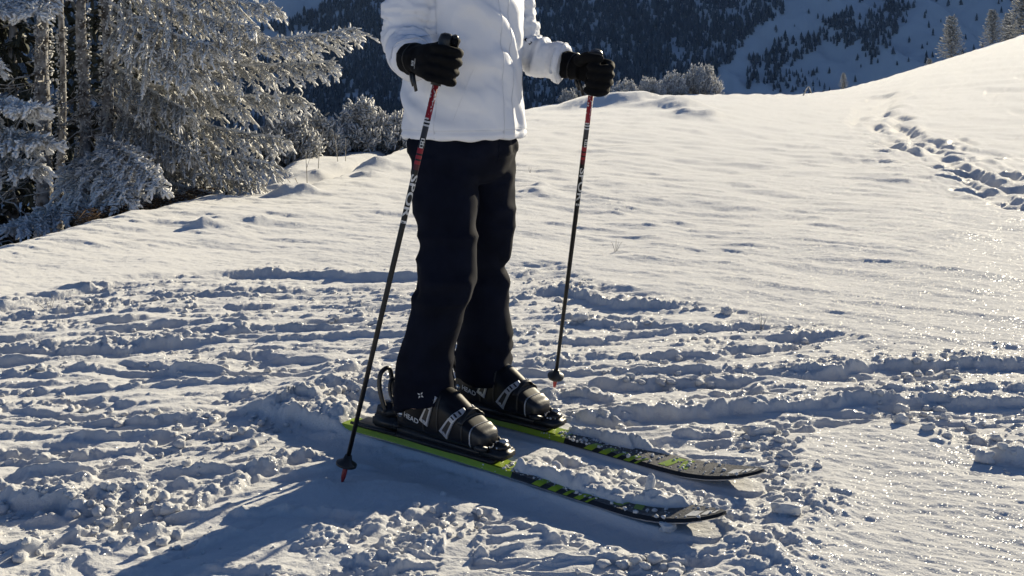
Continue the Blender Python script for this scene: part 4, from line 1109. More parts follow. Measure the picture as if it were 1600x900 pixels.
def make_ski(label, a, b):
    t = thing('ski', label, 'ski', wpos(a, b), ROT, 'pair of skis')
    S = np.concatenate([np.linspace(-.60, .55, 60)[:-1], np.linspace(.55, .868, 50)])
    hw, zb, th = ski_halfwidth(S), ski_base(S), ski_thick(S)
    n = 9
    V = []
    for s, w, z, h in zip(S, hw, zb, th):
        wi = max(w - .007, w * .4)
        V += [(s, -w, z), (s, -w, z + .0025), (s, -w + .001, z + h * .35), (s, -wi, z + h * .97), (s, 0, z + h * 1.04), (s, wi, z + h * .97), (s, w - .001, z + h * .35), (s, w, z + .0025), (s, w, z)]
    F, M = [], []
    m = len(S)
    for i in range(m - 1):
        sm = (S[i] + S[i + 1]) / 2
        for k in range(n):
            q = (k + 1) % n
            F.append((i * n + k, (i + 1) * n + k, (i + 1) * n + q, i * n + q))
            if k in (0, 7): M.append(2)
            elif k == 8: M.append(1)
            elif sm < .30: M.append(0)
            elif k in (3, 4): M.append(3)
            else: M.append(1)
    F += [tuple(range(n)), tuple((m - 1) * n + k for k in range(n - 1, -1, -1))]; M += [0, 1]
    me = bpy.data.meshes.new('ski_body'); me.from_pydata(V, [], F); me.update()
    bm = bmesh.new(); bm.from_mesh(me); bmesh.ops.recalc_face_normals(bm, faces=bm.faces[:]); bm.to_mesh(me); bm.free()
    o = link_mesh('ski_body', me, [M_lime, M_skiblack, M_steel, M_skitop], t, smooth=False)
    me.polygons.foreach_set('material_index', M)
    top = lambda s, l: float(ski_base(np.array(s)) + ski_thick(np.array(s)) * (1.04 - .07 * min(1, abs(l) / .05))) + .0008
    def decal(name, s0, s1, l0, l1, skew, m, parent):
        mb = MB(); k = 8
        Vv = []
        for i in range(k + 1):
            for j in range(5):
                l = l0 + (l1 - l0) * j / 4; s = s0 + (s1 - s0) * i / k + skew * l
                wl = float(ski_halfwidth(np.array(s))) - .0075
                l = max(-wl, min(wl, l)); Vv.append((s, l, top(s, l)))
        Ff = [(i * 5 + j, (i + 1) * 5 + j, (i + 1) * 5 + j + 1, i * 5 + j + 1) for i in range(k) for j in range(4)]
        mb.add(Vv, Ff); return mb.build(name, m, parent)
    def side_block(s0, s1):
        """lime block wrapping the slanted side wall"""
        Vv = []
        for i in range(5):
            s = s0 + (s1 - s0) * i / 4; w = float(ski_halfwidth(np.array(s))); z = float(ski_base(np.array(s))); h = float(ski_thick(np.array(s)))
            for sgn in (-1,):
                Vv += [(s - .010, sgn * (w + .0002), z + h * .38), (s + .002, sgn * (w - .0065), z + h * .97 + .0006), (s + .012, sgn * (w - .03), z + h * 1.0 + .0012)]
        mb = MB(); mb.add(Vv, [(i * 3 + j, (i + 1) * 3 + j, (i + 1) * 3 + j + 1, i * 3 + j + 1) for i in range(4) for j in range(2)]); mb.build('lime_block', M_lime, t)
    for s0, s1 in ((.375, .402), (.425, .45), (.472, .484), (.505, .524), (.538, .546)): side_block(s0, s1)
    decal('lime_emblem', .60, .628, -.035, .035, .25, M_lime, t); decal('lime_emblem', .642, .665, -.030, .010, -.25, M_lime, t); decal('lime_emblem', .634, .652, .012, .036, .3, M_lime, t)
    decal('tip_label', .785, .812, -.028, .006, .12, M_print, t); decal('tip_label', .818, .834, -.020, .008, .12, M_print, t); decal('tip_label', .840, .848, -.012, .010, .12, M_print, t)
    # binding
    mb = MB(); mb.box((-.02, -.002, .026), (.50, .055, .014), bev=.003); mb.build('binding_plate', M_plastic, t)
    mb = MB()
    mb.box((.222, 0, .046), (.085, .062, .024), bev=.006); mb.box((.240, 0, .064), (.040, .044, .024), bev=.007, taper=.75)
    toe = mb.build('toe_piece', M_plastic, t)
    for sg in (-1, 1):
        mb = MB(); mb.tube([(.215, sg * .030, .056), (.192, sg * .042, .060), (.180, sg * .036, .060)], [.008, .009, .006], 8); mb.build('toe_wing', M_plastic, toe)
    mb = MB(); mb.box((.246, 0, .078), (.022, .020, .008), bev=.003); mb.build('release_scale', M_buckle, toe)
    mb = MB()
    mb.box((-0.155, 0, .050), (.105, .060, .032), bev=.008); mb.box((-0.165, 0, .080), (.075, .056, .044), bev=.012, taper=.8)
    mb.box((-0.120, 0, .085), (.040, .040, .018), Matrix.Rotation(R(25), 3, 'Y'), bev=.005)
    heel = mb.build('heel_piece', M_plastic, t)
    mb = MB()
    loop = catmull([(-0.155, -.022, .080), (-0.175, -.026, .140), (-0.178, -.020, .182), (-0.172, .0, .196), (-0.178, .020, .182), (-0.175, .026, .140), (-0.155, .022, .080)], 6)
    mb.tube(loop, .0075, 8, flat=.75); mb.build('heel_lever', M_plastic, heel)
    mb = MB()
    mb.tube(catmull([(-0.110, -.012, .085), (-0.145, -.014, .130), (-0.148, -.010, .165), (-0.146, .010, .165), (-0.144, .014, .130), (-0.110, .012, .085)], 5), .005, 8); mb.build('heel_strap', M_plastic, heel)
    for sg in (-1, 1):
        mb = MB(); mb.tube([(-.10, sg * .040, .036), (-.21, sg * .046, .034), (-.265, sg * .050, .036)], [.004, .004, .0045], 6); mb.build('brake_arm', M_plastic, t)
    return t
make_ski('near lime and black ski, its front half heaped with snow', *SKIS[0])
make_ski('far lime and black ski with its frosted black shovel bare', *SKIS[1])

# ------------------------------------------------------------------ poles
R_HAND = (.176, -.298, 1.048); L_HAND = (.270, .262, 1.022)
POLES = [(Vector((-.4255, 2.570, .002)), wpos(*R_HAND)), (Vector((.138, 3.335, .010)), wpos(*L_HAND))]
def pole_material():
    m = bpy.data.materials.new('pole_shaft'); m.use_nodes = True
    nt = m.node_tree; b = nt.nodes['Principled BSDF']; b.inputs['Roughness'].default_value = .42; b.inputs['Specular IOR Level'].default_value = .3
    tc = nt.nodes.new('ShaderNodeTexCoord'); sp = nt.nodes.new('ShaderNodeSeparateXYZ'); nt.links.new(tc.outputs['Object'], sp.inputs[0])
    mr = nt.nodes.new('ShaderNodeMapRange'); mr.inputs[1].default_value = 0; mr.inputs[2].default_value = 1.2; nt.links.new(sp.outputs['Z'], mr.inputs[0])
    rp = nt.nodes.new('ShaderNodeValToRGB'); rp.color_ramp.interpolation = 'CONSTANT'
    K, RD, GY = (.005, .006, .008, 1), (.27, .018, .028, 1), (.04, .042, .048, 1)
    el = rp.color_ramp.elements
    W_ = (.55, .55, .57, 1)
    stops = [(v / 1.2, c) for v, c in ((0, K), (.800, (.07, .012, .018, 1)), (.812, RD), (.823, K), (.826, RD), (.838, K), (.841, RD), (.856, K), (.884, GY), (.912, W_), (.916, K), (.922, W_), (.926, K), (.931, RD))]
    el[0].position, el[0].color = stops[0]; el[1].position, el[1].color = stops[1]
    for p_, c in stops[2:]:
        e = el.new(p_); e.color = c
    nt.links.new(mr.outputs[0], rp.inputs['Fac'])
    nz = nt.nodes.new('ShaderNodeTexNoise'); nz.inputs['Scale'].default_value = 130; nz.inputs['Detail'].default_value = 2; nt.links.new(tc.outputs['Object'], nz.inputs['Vector'])
    th = nt.nodes.new('ShaderNodeMath'); th.operation = 'GREATER_THAN'; th.inputs[1].default_value = .58; nt.links.new(nz.outputs['Fac'], th.inputs[0])
    gt = nt.nodes.new('ShaderNodeMath'); gt.operation = 'GREATER_THAN'; gt.inputs[1].default_value = .931; nt.links.new(sp.outputs['Z'], gt.inputs[0])
    lt = nt.nodes.new('ShaderNodeMath'); lt.operation = 'LESS_THAN'; lt.inputs[1].default_value = 2.0; nt.links.new(sp.outputs['Z'], lt.inputs[0])
    mu = nt.nodes.new('ShaderNodeMath'); mu.operation = 'MULTIPLY'; nt.links.new(th.outputs[0], mu.inputs[0]); nt.links.new(gt.outputs[0], mu.inputs[1])
    mx = nt.nodes.new('ShaderNodeMix'); mx.data_type = 'RGBA'; mx.inputs['B'].default_value = (.6, .58, .58, 1)
    nt.links.new(mu.outputs[0], mx.inputs['Factor']); nt.links.new(rp.outputs['Color'], mx.inputs['A']); nt.links.new(mx.outputs['Result'], b.inputs['Base Color'])
    return m
M_pole = pole_material()
M_red = mat('red_tip', (.30, .02, .022), .4, .5, vary=.2)
def text_mesh(body, size=1.0, sub=0):
    cu = bpy.data.curves.new('txt', 'FONT'); cu.body = body; cu.size = size; cu.align_x = 'CENTER'; cu.align_y = 'CENTER'; cu.resolution_u = 3
    cu.offset = size * .02
    o = bpy.data.objects.new('txt', cu); COL.objects.link(o)
    dg = bpy.context.evaluated_depsgraph_get(); dg.update()
    me = bpy.data.meshes.new_from_object(o.evaluated_get(dg))
    bpy.data.objects.remove(o); bpy.data.curves.remove(cu)
    bm = bmesh.new(); bm.from_mesh(me); bmesh.ops.triangulate(bm, faces=bm.faces[:])
    for _ in range(sub): bmesh.ops.subdivide_edges(bm, edges=bm.edges[:], cuts=1)
    V = [v.co[:2] for v in bm.verts]; bm.verts.index_update(); F = [[v.index for v in f.verts] for f in bm.faces]; bm.free()
    bpy.data.meshes.remove(me)
    return V, F
def make_pole(label, tip, hand, facing):
    d = (hand - tip); L = d.length; d.normalize()
    t = thing('ski_pole', label, 'ski pole', tip, 0, 'pair of ski poles')
    t.rotation_mode = 'QUATERNION'
    # local z along the pole, local x towards the viewer's side
    zax = d; xax = (Vector(facing) - zax * Vector(facing).dot(zax)).normalized(); yax = zax.cross(xax)
    t.rotation_quaternion = Matrix((xax, yax, zax)).transposed().to_quaternion()
    G = L - .055                                  # underside of the grip
    shaft = MB(); shaft.tube([(0, 0, .055), (0, 0, .40), (0, 0, .80), (0, 0, G + .02)], [.0056, .0066, .0076, .0080], 20); sh = shaft.build('shaft', M_pole, t)
    mb = MB(); mb.tube([(0, 0, -.006), (0, 0, .010), (0, 0, .06)], [.0025, .0060, .0070], 12); mb.build('tip_ferrule', M_red, t)
    mb = MB(); mb.tube([(0, 0, .036), (0, 0, .040), (0, 0, .046), (0, 0, .054), (0, 0, .066)], [.016, .0265, .0265, .012, .0085], 20); mb.build('basket', M_plastic, t)
    mb = MB(); mb.tube([(0, 0, G), (0, 0, G + .03), (0, 0, G + .06), (0, 0, G + .09), (0, 0, G + .115), (0, 0, G + .13), (0, 0, G + .135)], [.013, .0165, .0155, .0165, .020, .017, .008], 16); mb.build('grip', M_plastic, t)
    def wrap(txt, z, size, m, name, sx=1.0, spin=0.0):
        V, F = text_mesh(txt, size, 2)
        r = .0079 + .0004 - (.8 - z) * .002
        out = [((r + .0002) * math.cos(y / r + spin), (r + .0002) * math.sin(y / r + spin), z - x * sx) for x, y in V]
        mb = MB(); mb.add(out, F); mb.build(name, m, sh)
    wrap('SPORT', .722, .026, M_print, 'lettering', 1.75, .1)
    mb = MB()
    for k in range(8):
        a0, a1 = -.55 + .14 * k, -.55 + .14 * (k + 1)
        for z0, z1 in (((.858, .861), (.880, .883)) if k not in (0, 7) else ((.858, .883),)):
            r = .0084; mb.add([(r * math.cos(a0), r * math.sin(a0), z0), (r * math.cos(a1), r * math.sin(a1), z0), (r * math.cos(a1), r * math.sin(a1), z1), (r * math.cos(a0), r * math.sin(a0), z1)], [(0, 1, 2, 3)])
    mb.build('logo_box', M_print, sh)
    wrap('H', .8705, .015, M_print, 'logo_mark', 1.0)
    return t
make_pole('near ski pole planted left of the boots, red under the right glove', POLES[0][0], POLES[0][1], (0.1, -1, 0))
make_pole('far ski pole planted right of the legs under the left glove', POLES[1][0], POLES[1][1], (0.3, -1, 0))

# ------------------------------------------------------------------ the skier
M_jacket = mat('white_shell_fabric', (.76, .785, .86), .62, .35, vary=.03, vscale=6, bump=.10, bscale=500, bdist=.0006)
M_seam = mat('jacket_seam', (.70, .72, .79), .7, .3, vary=.05)
M_pants = mat('black_trouser_fabric', (.0048, .0066, .0150), .9, .10, vary=.25, vscale=12, bump=.12, bscale=400, bdist=.0008)
M_glove = mat('black_glove', (.0035, .004, .0055), .8, .12, vary=.3, vscale=30, bump=.2, bscale=300, bdist=.0008)
M_gloveleather = mat('glove_leather', (.008, .009, .011), .38, .4, vary=.2, vscale=40)
M_boot = mat('boot_shell', (.0045, .005, .0075), .42, .28, vary=.2, vscale=10)
M_liner = mat('boot_liner', (.05, .05, .055), .8, .2, vary=.2)
M_skin = mat('skin', (.55, .36, .28), .55, .4, vary=.06, vscale=12)
M_beanie = mat('grey_knit_hat', (.30, .31, .34), .9, .2, vary=.15, vscale=60, bump=.5, bscale=140)
M_hair = mat('brown_hair', (.10, .06, .035), .6, .4, vary=.3, vscale=40)
person = thing('person', 'skier in white jacket and black trousers standing on skis, holding both poles', 'person', wpos(0, 0, .05), ROT)
OFF = Vector((0, 0, -.05))
def place(o): o.location = OFF; return o
def stack(mb, rows, n=40, power=2.0):
    """rows (a, b, z, ra, rb)"""
    rr = catmull(rows, 4)
    mb.add(*rings_vf([((r[0], r[1], r[2]), (r[3], 0, 0), (0, r[4], 0)) for r in rr], n, power))
def limb(mb, pts, n=28, per=5):
    """pts (a, b, z, r)"""
    rr = catmull(pts, per)
    mb.tube([r[:3] for r in rr], [float(r[3]) for r in rr], n)
def ball(mb, c, r, n=12):
    V, F = icosphere(2); mb.add(V * np.array(r) + np.array(c), F.tolist())

# --- trousers
mb = MB()
stack(mb, [(0, 0, .72, .085, .115), (.0, 0, .77, .128, .165), (0, 0, .825, .138, .178), (0, 0, .855, .124, .158), (0, 0, .92, .105, .135), (0, 0, .99, .09, .12)], 48)
NEARLEG = [(0.0, -.088, .84, .096), (.012, -.098, .74, .092), (.030, -.112, .64, .084), (.045, -.120, .57, .079), (.055, -.132, .50, .080), (.060, -.138, .455, .083), (.046, -.143, .425, .077), (.026, -.150, .37, .073), (.008, -.155, .29, .074), (-.004, -.157, .21, .078), (-.006, -.158, .15, .082), (.0, -.158, .118, .084)]
FARLEG = [(0.0, .086, .84, .094), (.004, .094, .74, .090), (.002, .100, .66, .086), (-.008, .106, .57, .081), (-.018, .112, .50, .076), (-.026, .117, .456, .069), (-.026, .121, .42, .072), (-.026, .126, .34, .077), (-.028, .129, .26, .079), (-.032, .131, .19, .081), (-.032, .131, .125, .083)]
limb(mb, NEARLEG, 32, 4); limb(mb, FARLEG, 32, 4)
tm = remesh(mb, .0075, 5)
V, N = get_vn(tm)
z = V[:, 2]
q = V * np.array([7, 7, 3.0])
fold = np.abs(vn3(q + 3, 501)) * -.016 + .009 * vn3(V * np.array([14, 14, 9]), 502) - .010 * np.abs(vn3(V * np.array([11, 11, 18.]) + 2, 506)) + .006
kz = np.exp(-((z - .44) / .05) ** 2) + .9 * np.exp(-((z - .17) / .07) ** 2) + .35 * np.exp(-((z - .70) / .06) ** 2)
ringf = (np.sin(z * 85 + 6 * vn3(V * 6, 503) + V[:, 0] * 25 + V[:, 1] * 12) * sstep(-.4, .5, vn3(V * 8 + 5, 504)) * .007 + .006 * vn3(V * np.array([20, 20, 32.]), 505)) * kz
vert = .005 * np.sin(np.arctan2(V[:, 1], V[:, 0]) * 9 + z * 6) * (z > .8)
V = V + N * (fold + ringf + vert + .003)[:, None]
set_v(tm, V)
trousers = place(link_mesh('trousers', tm, M_pants, person))
# --- jacket
mb = MB()
stack(mb, [(.006, 0, .843, .154, .187), (.006, 0, .855, .159, .192), (.006, 0, .90, .158, .191), (.006, 0, 1.0, .154, .186), (.006, 0, 1.10, .150, .186), (.004, 0, 1.20, .148, .196), (0, 0, 1.30, .135, .212), (-.008, 0, 1.37, .112, .195), (-.012, 0, 1.415, .085, .135), (-.010, 0, 1.44, .070, .085), (0, 0, 1.49, .064, .070)], 56, 2.15)
R_ARM = [(-.006, -.140, 1.335, .070), (-.014, -.188, 1.29, .072), (-.024, -.206, 1.20, .070), (-.026, -.208, 1.135, .069), (-.006, -.218, 1.096, .068), (.026, -.248, 1.080, .062), (.054, -.276, 1.066, .058), (.072, -.292, 1.060, .056)]
L_ARM = [(-.006, .140, 1.335, .070), (.010, .190, 1.28, .070), (.026, .210, 1.18, .068), (.042, .216, 1.115, .066), (.075, .228, 1.086, .062), (.115, .242, 1.070, .059), (.150, .255, 1.060, .056), (.168, .261, 1.056, .055)]
limb(mb, R_ARM, 28, 5); limb(mb, L_ARM, 28, 5)
jm = remesh(mb, .006, 4)
V, N = get_vn(jm)
def axis_dist(V, arm):
    A = np.array(catmull(arm, 4)); P_ = A[:, :3]
    best = np.full(len(V), 1e9); par = np.zeros(len(V)); cum = np.concatenate([[0], np.cumsum(np.linalg.norm(np.diff(P_, axis=0), axis=1))])
    for i in range(len(P_)):
        d = np.linalg.norm(V - P_[i], axis=1) - A[i, 3]
        k = d < best; best = np.where(k, d, best); par = np.where(k, cum[i], par)
    # smooth parameter by projecting on the local segment
    return best, par
dR, pR = axis_dist(V, R_ARM); dL, pL = axis_dist(V, L_ARM)
sl = np.maximum(sstep(.022, .006, dR), sstep(.022, .006, dL))
tor = 1 - sl
phi = np.arctan2(V[:, 1], V[:, 0]); z = V[:, 2]
w3 = vn3(V * 6, 511)
diag = np.sin((z * 1.0 + phi * .13) * 46 + 3.2 * w3 + 1.5 * vn3(V * 13, 512))
amp = sstep(-.1, .5, vn3(V * np.array([5, 5, 7]) + 9, 513))
fold = tor * (.25 + .75 * sstep(.86, .95, z)) * (.0055 * amp * (np.abs(diag) ** .7 * np.sign(diag)) + .006 * vn3(V * np.array([8, 8, 5.]), 514) - .006 * np.abs(vn3(V * np.array([16, 16, 12.]), 515)) - .004 * np.abs(vn3((V + V[:, [2, 0, 1]] * .5) * np.array([22, 22, 30.]), 519)))
soft_long = tor * .0018 * np.sin(phi * 14 + 2 * w3) * sstep(1.0, .86, z)
par = np.where(dR < dL, pR, pL)
armw = sl * (.0060 * np.sin(par * 95 + 3.5 * vn3(V * 14, 516) + 10 * V[:, 1]) * sstep(.04, .2, par) + .006 * vn3(V * 18, 517) - .004 * np.abs(vn3(V * 30, 518)))
hem = -.004 * np.exp(-((z - .868) / .003) ** 2) * tor
V = V + N * (fold + soft_long + armw + hem)[:, None]
set_v(jm, V)
jacket = place(link_mesh('jacket', jm, M_jacket, person))
JB = bvh_of(jm)
def skin_strip(bvh, pts, outward, width, lift, mat_, name, parent, thick=.0015, across=None):
    """a ribbon laid on a surface: points are dropped onto it from outside"""
    hits = []
    for p, o in zip(pts, outward):
        o = Vector(o).normalized(); h = bvh.ray_cast(Vector(p) + o * .30, -o)
        if h[0] is not None: hits.append((h[0], h[1]))
    if len(hits) < 2: return None
    V, F = [], []
    for i, (p, nrm) in enumerate(hits):
        tdir = (hits[min(i + 1, len(hits) - 1)][0] - hits[max(i - 1, 0)][0]).normalized()
        side = tdir.cross(nrm).normalized() * width / 2
        V += [p - side - nrm * .001, p - side * .9 + nrm * lift, p + side * .9 + nrm * lift, p + side - nrm * .001]
    for i in range(len(hits) - 1):
        for j in range(3): F.append((i * 4 + j, (i + 1) * 4 + j, (i + 1) * 4 + j + 1, i * 4 + j + 1))
    mb = MB(); mb.add(V, F); o = mb.build(name, mat_, parent)
    return o
def arc(phi0, phi1, z0, z1, n=30, r=.12):
    out, od = [], []
    for i in range(n):
        f = i / (n - 1); p = phi0 + (phi1 - phi0) * f; z_ = z0 + (z1 - z0) * f
        out.append((.0, 0, z_)); od.append((math.cos(p), math.sin(p) * 1.2, 0))
    return out, od
# front fly, side seam, pocket zip, hem stitch (angles from the skier's front; negative = right side, towards the viewer)
for ph, w, nm in ((.12, .0030, 'fly_edge'), (-.10, .0022, 'fly_stitch')):
    p_, o_ = arc(ph, ph, .85, 1.36, 46); skin_strip(JB, p_, o_, w, .0012, M_seam, nm, jacket)
p_, o_ = arc(-1.25, -1.2, .85, 1.30, 36); skin_strip(JB, p_, o_, .0025, .0010, M_seam, 'side_seam', jacket)
p_, o_ = arc(-.95, -.62, .90, 1.04, 16); skin_strip(JB, p_, o_, .0030, .0003, M_jacket, 'pocket_zip', jacket)
p_, o_ = arc(.62, .95, 1.04, .90, 16); skin_strip(JB, p_, o_, .0045, .0012, M_seam, 'pocket_zip', jacket)
p_, o_ = arc(-3.1, 3.1, .872, .872, 80); skin_strip(JB, p_, o_, .0015, .0008, M_seam, 'hem_stitch', jacket)
# cuff tabs and the little tag on the left sleeve
def sleeve_ring(arm, k, n=26):
    a = catmull(arm, 5); c = np.array(a[k][:3]); t_ = unit(np.array(a[min(k + 1, len(a) - 1)][:3]) - np.array(a[k - 1][:3]))
    e1 = unit(np.cross(t_, [0, 0, 1.])); e2 = np.cross(t_, e1)
    return c, t_, e1, e2
for arm in (R_ARM, L_ARM):
    c, t_, e1, e2 = sleeve_ring(arm, 33)
    od = [e1 * math.cos(a) + e2 * math.sin(a) for a in np.linspace(0, 6.2832, 30)]
    pts = [c] * 30
    V, F = [], []
    hits = []
    for o_ in od:
        h = JB.ray_cast(Vector(c + o_ * .11), Vector(-o_))
        if h[0] is not None: hits.append(h[0] + Vector(o_) * .001)
    mbx = MB(); mbx.tube(hits, .0022, 6, cap=False); mbx.build('cuff_seam', M_seam, jacket)
    c, t_, e1, e2 = sleeve_ring(arm, 31)
    vis = unit(np.array([.45, -.85, .05]) if arm is L_ARM else np.array([.3, -.9, -.3]))
    vis = unit(vis - t_ * (vis @ t_))
    up_ = np.cross(t_, vis)
    mbx = MB(); Vv = []
    for i in range(8):
        a = -.7 + 1.4 * i / 7; o_ = vis * math.cos(a) + up_ * math.sin(a)
        for s_ in (-.011, .011):
            h = JB.ray_cast(Vector(c + t_ * s_ + o_ * .12), Vector(-o_))
            Vv.append((h[0] + Vector(o_) * .0035) if h[0] is not None else Vector(c + o_ * .06))
    mbx.add(Vv, [(2 * i, 2 * i + 1, 2 * i + 3, 2 * i + 2) for i in range(7)]); mbx.build('cuff_tab', M_jacket, jacket)
c, t_, e1, e2 = sleeve_ring(L_ARM, 18)
vis = unit(np.array([.55, -.70, .45])); vis = unit(vis - t_ * (vis @ t_)); up_ = np.cross(t_, vis)
Vv = []
for s_ in (-.011, .011):
    for q_ in (-.006, .006):
        h = JB.ray_cast(Vector(c + t_ * s_ + up_ * q_ + vis * .15), Vector(-vis)); Vv.append((h[0] if h[0] is not None else Vector(c + vis * .066)) + Vector(vis) * .0025)
mbx = MB(); mbx.add(Vv, [(0, 1, 3, 2)]); mbx.build('sleeve_tag', M_pants, jacket)
# --- zip pull of the trousers' emblem: four small petals near the right hem
TB = bvh_of(tm)
def on_surface(bvh, org, right, up, nrm, V, lift=.0012):
    out = []
    for x, y in V:
        p = Vector(org) + Vector(right) * x + Vector(up) * y
        h = bvh.ray_cast(p + Vector(nrm) * .15, -Vector(nrm))
        out.append((h[0] if h[0] is not None else p) + Vector(nrm) * lift)
    return out
view_n = Vector((.55, -.80, .12)).normalized()               # towards the viewer, in the skier's frame
view_r = Vector((.80, .58, 0)).normalized(); view_u = view_n.cross(view_r).normalized() * -1
view_u = Vector((0, 0, 1)) - view_n * view_n.z; view_u.normalize()
mbx = MB()
for k in range(4):
    a = math.pi / 4 + k * math.pi / 2 + .2
    dx, dy = math.cos(a), math.sin(a); px_, py_ = -dy, dx
    loc = [(dx * .0015, dy * .0015), (dx * .005 + px_ * .0022, dy * .005 + py_ * .0022), (dx * .010, dy * .010), (dx * .005 - px_ * .0022, dy * .005 - py_ * .0022)]
    mbx.add(on_surface(TB, Vector((.0, -.158, .160)) + view_r * -.006, view_r, view_u, view_n, loc, .0018), [(0, 1, 2, 3)])
mbx.build('trouser_emblem', M_print, trousers)
# centre seam of the trousers
p_, o_ = [], []
for i in range(14):
    p_.append((0, 0, .78 + .06 * i / 13)); o_.append((1, -.05, 0))
skin_strip(TB, p_, o_, .004, .001, M_pants, 'fly_seam', trousers)

# --- gloves: palm, five fingers and cuff grown into one skin
def make_glove(hand, wrist_dir, side, label, cuff_at):
    """side -1 right hand, +1 left; wrist_dir: forward from wrist to knuckles, in the skier's frame"""
    k = 0 if side < 0 else 1
    tip_w, hand_w = POLES[k]
    rot = Matrix.Rotation(-ROT, 3, 'Z')
    p = (rot @ (hand_w - tip_w)).normalized()
    f = Vector(wrist_dir); f = (f - p * f.dot(p)).normalized()
    inn = p.cross(f) * (1 if side < 0 else -1)                      # from the back of the hand towards the palm
    H = Vector(hand)
    W = lambda a, b, c: H + f * a + inn * b + p * c
    mb = MB()
    # palm slab, standing beside the grip
    rows = [(-.085, -.026, .0, .026, .030), (-.060, -.032, .0, .024, .037), (-.030, -.036, .0, .022, .043), (.0, -.037, .0, .020, .046), (.018, -.034, .0, .015, .044)]
    rr = catmull(rows, 4)
    mb.add(*rings_vf([(W(r[0], r[1], r[2]), inn * r[3], p * r[4]) for r in rr], 28, 2.4))
    hts = [.036, .012, -.013, -.037]; ln = [1.0, 1.08, 1.02, .92]
    for h, l in zip(hts, ln):
        pts = [W(-.005, -.036, h * .92), W(.020, -.037, h), W(.040 * l, -.022, h), W(.046 * l, .004, h * 1.02), W(.034 * l, .026, h * 1.02), W(.010, .033, h), W(-.006, .030, h * .98)]
        c = catmull(pts, 4)
        mb.tube(c, list(np.interp(np.linspace(0, 1, len(c)), [0, .3, .6, .85, 1], [.0125, .0135, .0130, .0120, .0085])), 12)
    # thumb from the side of the palm, closing over the top of the grip
    c = catmull([W(-.062, -.012, .026), W(-.040, .010, .040), W(-.014, .022, .058), W(.014, .018, .062), W(.030, .008, .060)], 4)
    mb.tube(c, list(np.interp(np.linspace(0, 1, len(c)), [0, .35, .8, 1], [.018, .0165, .0145, .0095])), 12)
    # gauntlet running into the sleeve
    ca = Vector(cuff_at)
    c = catmull([W(-.055, -.028, 0), W(-.085, -.027, 0), (W(-.10, -.026, 0) + ca) / 2, ca], 4)
    mb.tube(c, list(np.interp(np.linspace(0, 1, len(c)), [0, .4, .75, 1], [.036, .041, .046, .046])), 22)
    gm = remesh(mb, .0032, 3)
    V, N = get_vn(gm)
    V = V + N * (.0016 * vn3(V * 55, 530) - .0022 * np.abs(vn3(V * np.array([40, 40, 60]), 531)))[:, None]
    set_v(gm, V)
    g = place(link_mesh('glove', gm, M_glove, person)); g['label'] = label
    gb = bvh_of(gm)
    # leather pad on the thumb and forefinger
    mb = MB(); c2 = catmull([W(-.012, .023, .068), W(.010, .018, .0735), W(.026, .010, .072)], 4)
    mb.tube(c2, list(np.interp(np.linspace(0, 1, len(c2)), [0, .5, 1], [.007, .009, .006])), 10); mb.build('thumb_pad', M_gloveleather, g)
    # cuff seam and webbing tail
    seam = W(-.082, -.027, 0); ring = []
    for a in np.linspace(0, 6.2832, 26):
        o_ = inn * math.cos(a) + p * math.sin(a); h = gb.ray_cast(seam + o_ * .10, -o_)
        if h[0] is not None: ring.append(h[0] + o_ * .0008)
    if len(ring) > 6:
        mb = MB(); mb.tube(ring, .0018, 6, cap=False); mb.build('wrist_seam', M_gloveleather, g)
    b0 = W(-.080, -.034, -.036)
    for dx_, L_ in ((0, .034), (.014, .046)):
        mb = MB(); mb.tube([b0 + f * dx_, b0 + f * (dx_ + .006) + Vector((0, 0, -L_ * .5)), b0 + f * (dx_ + .016) + Vector((0, 0, -L_))], [.0055, .006, .0055], 6, flat=.35); mb.build('strap_tail', M_gloveleather, g)
    return g, gb, W, f, inn, p
gR, gbR, WR, fR, iR, pR_ = make_glove(R_HAND, (.96, -.28, 0), -1, 'black right glove with small white logo', (.060, -.283, 1.063))
gL, gbL, WL, fL, iL, pL_ = make_glove(L_HAND, (1, .02, 0), 1, 'black left glove lit along its top edge', (.150, .256, 1.060))
# logo on the back of the right glove: a framed S and a line of tiny lettering
out_n = -iR; up_d = pR_; ri_d = up_d.cross(out_n).normalized()
org = WR(-.040, -.037, -.014)
def glove_print(V, F, name, at):
    mb = MB(); mb.add(on_surface(gbR, at, ri_d, up_d, out_n, V, .0012), F); mb.build(name, M_print, gR)
V_, F_ = text_mesh('S', .013, 2); glove_print(V_, F_, 'logo_letter', org)
e = .0062; th_ = .0012; fr = []
for (x0, y0, x1, y1) in ((-e, -e, e, -e + th_), (-e, e - th_, e, e), (-e, -e, -e + th_, e), (e - th_, -e, e, e)):
    n_ = len(fr); fr += [(x0, y0), (x1, y0), (x1, y1), (x0, y1)]
glove_print(fr, [(4 * k, 4 * k + 1, 4 * k + 2, 4 * k + 3) for k in range(4)], 'logo_frame', org)
V_, F_ = text_mesh('SALOMON', .0052, 1); V_ = [(-y + .0115, x) for x, y in V_]; glove_print(V_, F_, 'logo_lettering', org)

